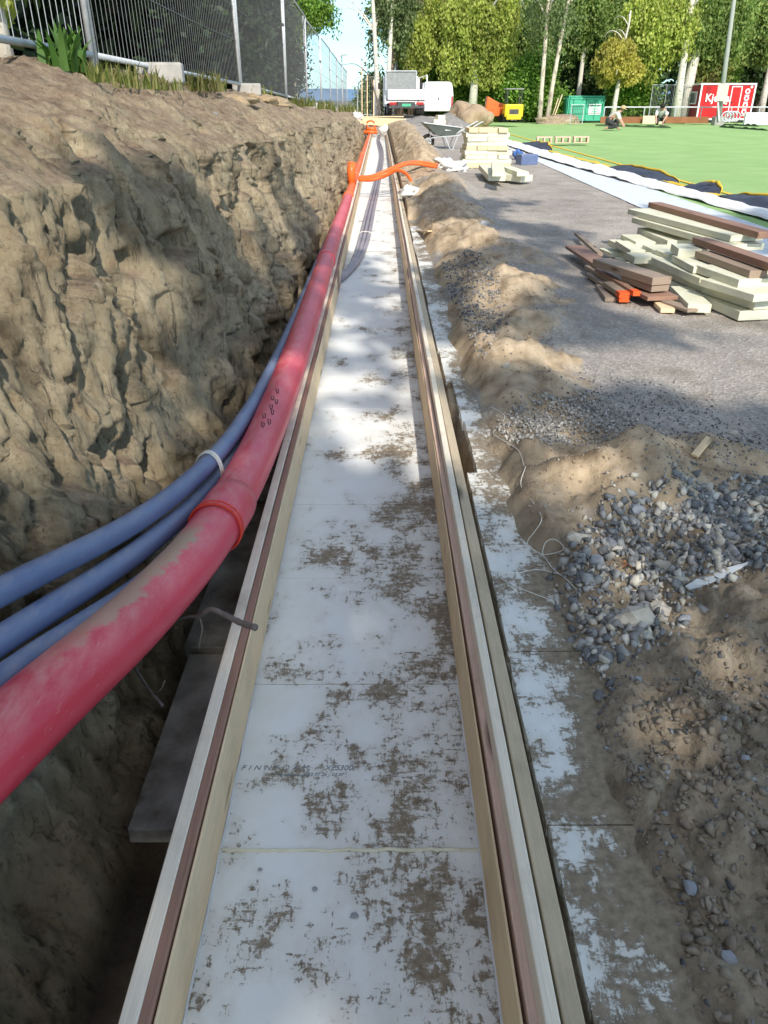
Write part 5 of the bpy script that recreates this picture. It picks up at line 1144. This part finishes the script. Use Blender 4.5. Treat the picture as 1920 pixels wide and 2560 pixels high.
def tree(name, label, base, H, r0, lean, blobs, nclump, per, cr, leaf, size, leafm, barkm, droop=0, stems=1, group=None, limbs=7, sparse=False, cat='tree'):
    """blobs relative to base"""
    t = thing(name, label, cat, base, 0, group)
    mb = MB()
    for s_ in range(stems):
        dxs = (s_-(stems-1)/2)*r0*3.4; l_ = lean+(s_-(stems-1)/2)*.12*(stems > 1)
        pts = [Vector((dxs+l_*H*(k/8)**1.1+.06*nz(k*.9, s_*3, H), .05*nz(k*.7, 9, s_), H*k/8-(.3 if k == 0 else 0))) for k in range(9)]
        mb.tube(pts, [r0*(1.25 if k == 0 else 1)*(1-.85*k/8)+.015 for k in range(9)], 10)
        for q in range(limbs):
            k = random.uniform(2.2, 7.5); i = int(k); p = pts[i].lerp(pts[i+1], k-i); a = random.uniform(0, 6.28); L_ = H*.22*random.uniform(.6, 1.3)*(1-.35*k/8)
            e = [p, p+Vector((math.cos(a)*L_*.4, math.sin(a)*L_*.4, L_*.45)), p+Vector((math.cos(a)*L_*.8, math.sin(a)*L_*.8, L_*(.8 if not droop else .55))), p+Vector((math.cos(a)*L_*1.1, math.sin(a)*L_*1.1, L_*(1.15 if not droop else .25)))]
            rb = r0*.38*(1-.7*k/8)+.012; mb.tube(spline(e, 3), [rb*(1-.85*j/9) for j in range(10)], 6)
            if sparse:
                for w2 in range(5):
                    j = random.randrange(3, 9); e0 = spline(e, 3)[j]; a2 = a+random.uniform(-1, 1); mb.tube([e0, e0+Vector((math.cos(a2)*.4, math.sin(a2)*.4, .5)), e0+Vector((math.cos(a2)*.6, math.sin(a2)*.6, 1.1+random.random()*.5))], [.022,.014,.006], 4)
    mb.build('trunk', barkm, t, smooth=True)
    if nclump:
        P = crown_pts(blobs, nclump, per, cr, droop); Vv, Ff = leaves(P, size, 1.7, 1.0 if droop else 0)
        npmesh('crown', Vv, Ff, leafm, parent=t)
    return t
def tb_(u, v, Y): p = PY(u, v, Y); return (p.x, Y, p.z)
def bl(base, lst, Y):   # blobs given by source pixel centre and pixel radii
    k = math.cos(PITCH)*Y/F*1.0; out = []
    for (u, v, ru, rv, *dd) in lst:
        p = PY(u, v, Y+(dd[0] if dd else 0)); out.append((p.x-base[0], p.y-base[1], p.z-base[2], ru*k, ru*k*.9, rv*k*.88))
    return out
def T(label, u, v, Y, H, r0, lean, lst, nclump, per, cr, size, leaf, barkm, droop=0, stems=1, name='birch_tree', limbs=7, sparse=False):
    if size < .25 and Y > 40 and leaf != 'leaf_dark': per = int(per*1.9); size *= .68
    if droop >= 3: lst = [(e[0], e[1]-26, e[2]*1.12, e[3]*.86, .55) for e in lst]; nclump = int(nclump*1.05); droop *= .75
    b = tb_(u, v, Y); return tree(name, label, b, H, r0, lean, bl(b, lst, Y), nclump, per, cr, None, size, M[leaf], M[barkm], droop, stems, 'trees beyond the site', limbs, sparse)
T('slender birch pair of white trunks right of the sky gap', 957, 290, 56, 16, .15, 0, [(912,40,22,30),(985,-10,60,50),(938,105,18,40),(985,60,40,45)], 75, 42, .5, .17, 'leaf_blue', 'trunk_birch', 3.2, 2, limbs=10)
T('thin dark stemmed tree just behind the birch pair', 992, 280, 60, 14, .13, .0, [(1000,20,55,60),(1020,95,40,40)], 170, 50, .5, .17, 'leaf_green', 'trunk_pale', 0, 1, 'broadleaf_tree')
T('leaning brown multi stemmed tree above the truck', 998, 275, 58, 15, .22, .24, [(1050,60,55,60),(1110,20,55,50),(1035,110,30,25)], 200, 50, .5, .18, 'leaf_birch', 'trunk_brown', 2.5, 3, 'broadleaf_tree', 8)
T('yellow green maple like tree over the van', 1110, 285, 64, 14, .2, 0, [(1090,40,50,65),(1065,110,40,40),(1120,90,40,45)], 300, 55, .5, .2, 'leaf_yellow', 'trunk_brown', 0, 1, 'broadleaf_tree')
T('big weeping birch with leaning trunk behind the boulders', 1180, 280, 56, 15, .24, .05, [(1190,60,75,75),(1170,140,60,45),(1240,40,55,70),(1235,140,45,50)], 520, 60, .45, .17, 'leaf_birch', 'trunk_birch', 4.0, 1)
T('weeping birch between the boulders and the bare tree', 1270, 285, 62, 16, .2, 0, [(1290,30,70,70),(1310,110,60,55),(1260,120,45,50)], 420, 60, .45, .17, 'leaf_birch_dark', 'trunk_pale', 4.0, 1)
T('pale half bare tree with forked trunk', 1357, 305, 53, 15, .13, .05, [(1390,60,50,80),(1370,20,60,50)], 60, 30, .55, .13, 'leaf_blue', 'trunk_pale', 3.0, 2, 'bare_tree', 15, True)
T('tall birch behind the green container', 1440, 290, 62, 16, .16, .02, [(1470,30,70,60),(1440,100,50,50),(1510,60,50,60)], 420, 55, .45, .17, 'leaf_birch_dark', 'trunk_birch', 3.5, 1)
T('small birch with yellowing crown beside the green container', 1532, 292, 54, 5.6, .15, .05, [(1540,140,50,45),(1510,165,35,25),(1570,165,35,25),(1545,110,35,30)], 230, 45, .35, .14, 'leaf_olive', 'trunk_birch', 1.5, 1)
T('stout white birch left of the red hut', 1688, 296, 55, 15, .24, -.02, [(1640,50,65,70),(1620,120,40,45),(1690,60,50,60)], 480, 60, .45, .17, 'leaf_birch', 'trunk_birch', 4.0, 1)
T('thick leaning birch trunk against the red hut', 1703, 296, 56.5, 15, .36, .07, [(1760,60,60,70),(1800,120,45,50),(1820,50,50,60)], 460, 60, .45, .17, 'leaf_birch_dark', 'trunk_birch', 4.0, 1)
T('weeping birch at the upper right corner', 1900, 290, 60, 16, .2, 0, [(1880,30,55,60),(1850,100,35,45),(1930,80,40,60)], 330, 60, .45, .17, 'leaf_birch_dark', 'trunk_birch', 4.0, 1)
T('dark spreading tree behind the red hut', 1890, 290, 68, 16, .3, 0, [(1900,120,80,70),(1860,180,70,60),(1950,60,80,80)], 520, 55, .6, .24, 'leaf_dark', 'trunk_brown', 0, 1, 'broadleaf_tree')
def bush(label, lst, Y, nclump, leaf, size=.17, cr=.35):
    b = tb_(lst[0][0], 298, Y); t = thing('bush', label, 'bush', b, 0, 'bushes at the wood edge')
    mb = MB()
    for k in range(6): a = k*1.1; mb.tube([(0,0,-.1),(math.cos(a)*.5,math.sin(a)*.4,.8),(math.cos(a)*.9,math.sin(a)*.8,1.6)], [.05,.03,.01], 5)
    mb.build('stem', M['trunk_brown'], t); P = crown_pts(bl(b, lst, Y), nclump, 75, cr, 0); size = .12; Vv, Ff = leaves(P, size); npmesh('foliage', Vv, Ff, M[leaf], parent=t)
for (lab, lst, Y, nc, lf) in [('bright green bush left of the bare tree', [(1320,230,55,60),(1345,185,35,40)], 56, 330, 'leaf_green'),('dark bush right of the van', [(1130,250,60,50),(1110,205,50,40)], 60, 300, 'leaf_green'),
    ('bush behind the truck under the leaning tree', [(1040,230,60,50),(1060,180,45,35)], 62, 300, 'leaf_green'),('rounded green bush right of the small yellowing birch', [(1590,235,50,50),(1570,200,40,30)], 58, 260, 'leaf_green'),
    ('dark green bush behind the green container', [(1450,215,60,60),(1480,180,40,40)], 64, 280, 'leaf_dark'),('low bush between boulders and yellow machine', [(1240,265,45,30),(1260,225,40,35)], 58, 220, 'leaf_green'),
    ('shrub beside the sky gap left of the birch pair', [(925,250,25,35),(940,215,15,30)], 58, 80, 'leaf_blue'),('bush above the red hut roof', [(1760,200,45,40),(1800,185,35,30)], 62, 200, 'leaf_green'),('low green bush left of the bare tree trunk', [(1345,285,20,20),(1385,270,25,30)], 57, 120, 'leaf_green')]: bush(lab, lst, Y, nc, lf)
# dense dark wood behind
def wood_mass(name, label, boxes, n_, size, mt):
    P = []
    for (x0, x1, y0, y1, z0_, z1_) in boxes:
        k = int(n_*1.0/len(boxes)); q = rng.random((k, 3)); x = x0+(x1-x0)*q[:,0]; y = y0+(y1-y0)*q[:,1]; z = z0_+(z1_-z0_)*q[:,2]
        keep = np.array([nz(a*.22, b*.3, c*.22) > -.28 for a, b, c in zip(x, y, z)]); P.append(np.stack([x, y, z], 1)[keep])
    P = np.concatenate(P); Vv, Ff = leaves(P, size); return tag(npmesh(name, Vv, Ff, mt), label, 'woodland', kind='stuff')
wood_mass('woodland', 'dark wood filling the background behind the birches', [(4,30,72,82,-.5,13),(30,60,66,82,-.5,13),(1.5,12,74,80,-.5,7)], 60000, .5, M['leaf_dark'])
# left trees behind the fence
GL = 'dark trees behind the fence'
for q, (x, Y, H, r, lab) in enumerate([(-4.5,6.5,9,.16,'dark leafy tree close behind the nearest fence panels'),(-5.2,11,10,.14,'dark tree behind the second fence panel'),(-4.9,16,10,.15,'dark tree behind the third fence panel'),(-5.0,21.5,10,.13,'dark tree behind the middle of the fence'),(-7,9,11,.2,'tall dark tree deeper in the wood on the left'),(-8,15,11,.2,'dense dark tree at mid distance on the left'),(-8,23,11,.2,'dense dark tree farther along on the left'),(-6.0,28,9,.18,'last dark tree before the sky gap'),(-5.5,3,9,.15,'dark tree at the left picture edge'),(-9,4,11,.2,'dark backing tree at the far left')]):
    b = (x, Y, zf(Y)-.05); blobs = [(0,0,H*.55,1.9,2.9,H*.42),(.3,.4,H*.28,1.6,2.6,H*.26)]
    if q == 7: blobs = [(0,0,H*.62,1.5,2.0,H*.34)]
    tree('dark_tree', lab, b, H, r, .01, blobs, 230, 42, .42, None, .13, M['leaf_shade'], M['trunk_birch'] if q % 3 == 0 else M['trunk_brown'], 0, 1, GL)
T('leafy birch crown overhanging the far end of the fence', 738, 262, 46, 11, .12, .03, [(785,0,38,32),(822,10,20,22),(745,20,30,50),(725,70,25,50)], 150, 36, .4, .12, 'leaf_green', 'trunk_pale', 2.0, 1)
for q, (u, Y, v) in enumerate([(700, 42, 120), (715, 47, 150), (660, 38, 90)]): T(['dark tree at the last fence panels', 'low dark tree near the end of the fence', 'tall dark tree before the fence end'][q], u, 262, Y, 10, .12, .01, [(u, v, 28, 60), (u-12, v-70, 30, 50), (u+8, v+50, 25, 40)], 150, 36, .4, .14, 'leaf_shade', 'trunk_pale', 0, 1)
b = (-3.2, 7.6, zf(8)); tree('birch_tree', 'young birch with light leaves close behind the fence', b, 5, .06, .0, [(.1,-.2,1.3,.5,.8,.9)], 26, 30, .14, None, .06, M['leaf_birch'], M['trunk_birch'], 2.0, 1)
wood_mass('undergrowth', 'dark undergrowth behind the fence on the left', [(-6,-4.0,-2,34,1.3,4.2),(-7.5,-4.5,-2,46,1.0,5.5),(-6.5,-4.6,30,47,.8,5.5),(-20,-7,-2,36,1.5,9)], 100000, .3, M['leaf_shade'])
wood_mass('hedge', 'low green growth beyond the bank end', [(-9,-1.5,62,70,-.3,1.1)], 5000, .25, M['leaf_green'])
# unseen trees on the sunny side behind camera: crowns shaped to throw the dapples
LIGHT = []   # (x, y, rx, ry) sunlit patches on plane z=.25
def lp(u, v, z, rx, ry): p = PZ(*D(u, v), z); k = (z-.25)/S.z; LIGHT.append((p.x-S.x*k, p.y-S.y*k, rx, ry))
for a in [(835,990,0,.17,.16),(735,915,0,.16,.22),(800,925,0,.2,.2),(720,1150,0,.07,.09),(1200,1010,.35,.30,.14),(1110,925,.27,.24,.22),(1020,1020,.25,.12,.2),(1060,760,.3,.3,.35),(1600,800,.25,.8,.5),(1430,1150,.28,.3,.10),(1110,600,.35,.3,.5),(1000,500,.35,.5,.9),(960,870,.25,.06,.3),
          (740,720,0,.2,.5),(640,800,.3,.2,.2),(1560,620,.4,.7,.8),(1250,470,.25,.8,1.0),(1450,540,.3,.8,.9),(1150,1080,.25,.14,.10)]: lp(a[0], a[1], a[2], a[3]*1.2, a[4]*1.2)
# patches on the bank wall (x about -1)
def lpw(u, v, x_, rx, ry):
    px, py = D(u, v); Y = F*abs(x_)/(abs(px-951)*math.cos(PITCH))
    for _ in range(6): p = PY(px, py, Y); Y *= x_/p.x
    k = (p.z-.25)/S.z; LIGHT.append((p.x-S.x*k, p.y-S.y*k, rx, ry))
for a in [(60,900,-1.0,.22,.17),(190,930,-.98,.12,.13),(60,440,-1.15,.22,.3),(110,760,-1.0,.15,.2),(280,780,-.98,.10,.12),(400,1035,-.9,.06,.10),(470,430,-1.1,.2,.25),(330,640,-1,.1,.12),(560,450,-1.05,.2,.5)]: lpw(a[0], a[1], a[2], a[3]*1.8, a[4]*1.9)
def shade(u, v):
    for (x, y, rx, ry) in LIGHT:
        if ((u-x)/rx)**2+((v-y)/ry)**2 < 1+.5*nz(u*5, v*5): return False
    n1 = nz(u*.55+3, v*.38, 5)+.45*nz(u*1.7, v*1.1, 2)
    edge = interp(u, [-6, -3, -1.4, -.9, -.3, 1, 3, 6], [3.0, 3.5, 4.6, 6.8, 5.6, 6, 5.4, 4.4])
    k = (v-edge)/(5.0 if u < .5 else 9.0)          # 0 fully shaded .. 1 open
    if u < -1.5: n1 -= .15
    return n1 > (-.62 if -.45 < u < .5 else -.80 if u >= .5 else -.52 if u > -1.3 else -.30)+1.25*max(0, k) + (.40 if u < -1.4 else 0)
P = []; tries = 0
while len(P) < 9500:
    u = random.uniform(-5.5, 7.5); v = random.uniform(-3, 12)
    if not shade(u, v): continue
    t_ = random.uniform(11.5, 19)
    for _ in range(9):
        uu, vv = u+random.gauss(0, .22), v+random.gauss(0, .22)
        if shade(uu, vv): tt = t_+random.gauss(0, .4); P.append((uu+S.x*tt, vv+S.y*tt, .25+S.z*tt))
P = np.array(P); P = np.repeat(P, 3, axis=0)+rng.normal(0, .07, (len(P)*3, 3))
trunks = [(-5,-11), (-.5,-13.5), (2.5,-8.5), (5,-14)]
d2 = np.stack([(P[:,0]-a)**2+(P[:,1]-b)**2 for a, b in trunks], 1).argmin(1)
for q, (a, b) in enumerate(trunks):
    sel = P[d2 == q]
    t = thing('shade_tree', ['unseen leafy tree behind the photographer on the bank side', 'unseen leafy tree straight behind the photographer', 'nearest unseen leafy tree behind the photographer', 'unseen leafy tree behind the photographer on the road side'][q], 'tree', (a, b, .2), 0, 'unseen shade trees behind the camera')
    mb = MB(); mb.tube([(0,0,-.3),(.05,.1,3),(.1,-.1,6.5),(0,.1,10)], [.3,.24,.16,.05], 12)
    for k in range(9):
        c_ = sel[random.randrange(len(sel))]-np.array([a, b, .2]); s_ = Vector((.05,0,random.uniform(3.5, 7))); e_ = Vector(c_); mb.tube(spline([s_, s_.lerp(e_, .5)+Vector((0,0,.5)), e_], 4), [.09-.009*j for j in range(9)], 6)
    mb.build('trunk', M['trunk_brown'], t, smooth=True)
    Vv, Ff = leaves(sel-np.array([a, b, .2]), .15); npmesh('crown', Vv, Ff, M['leaf_green'], parent=t)
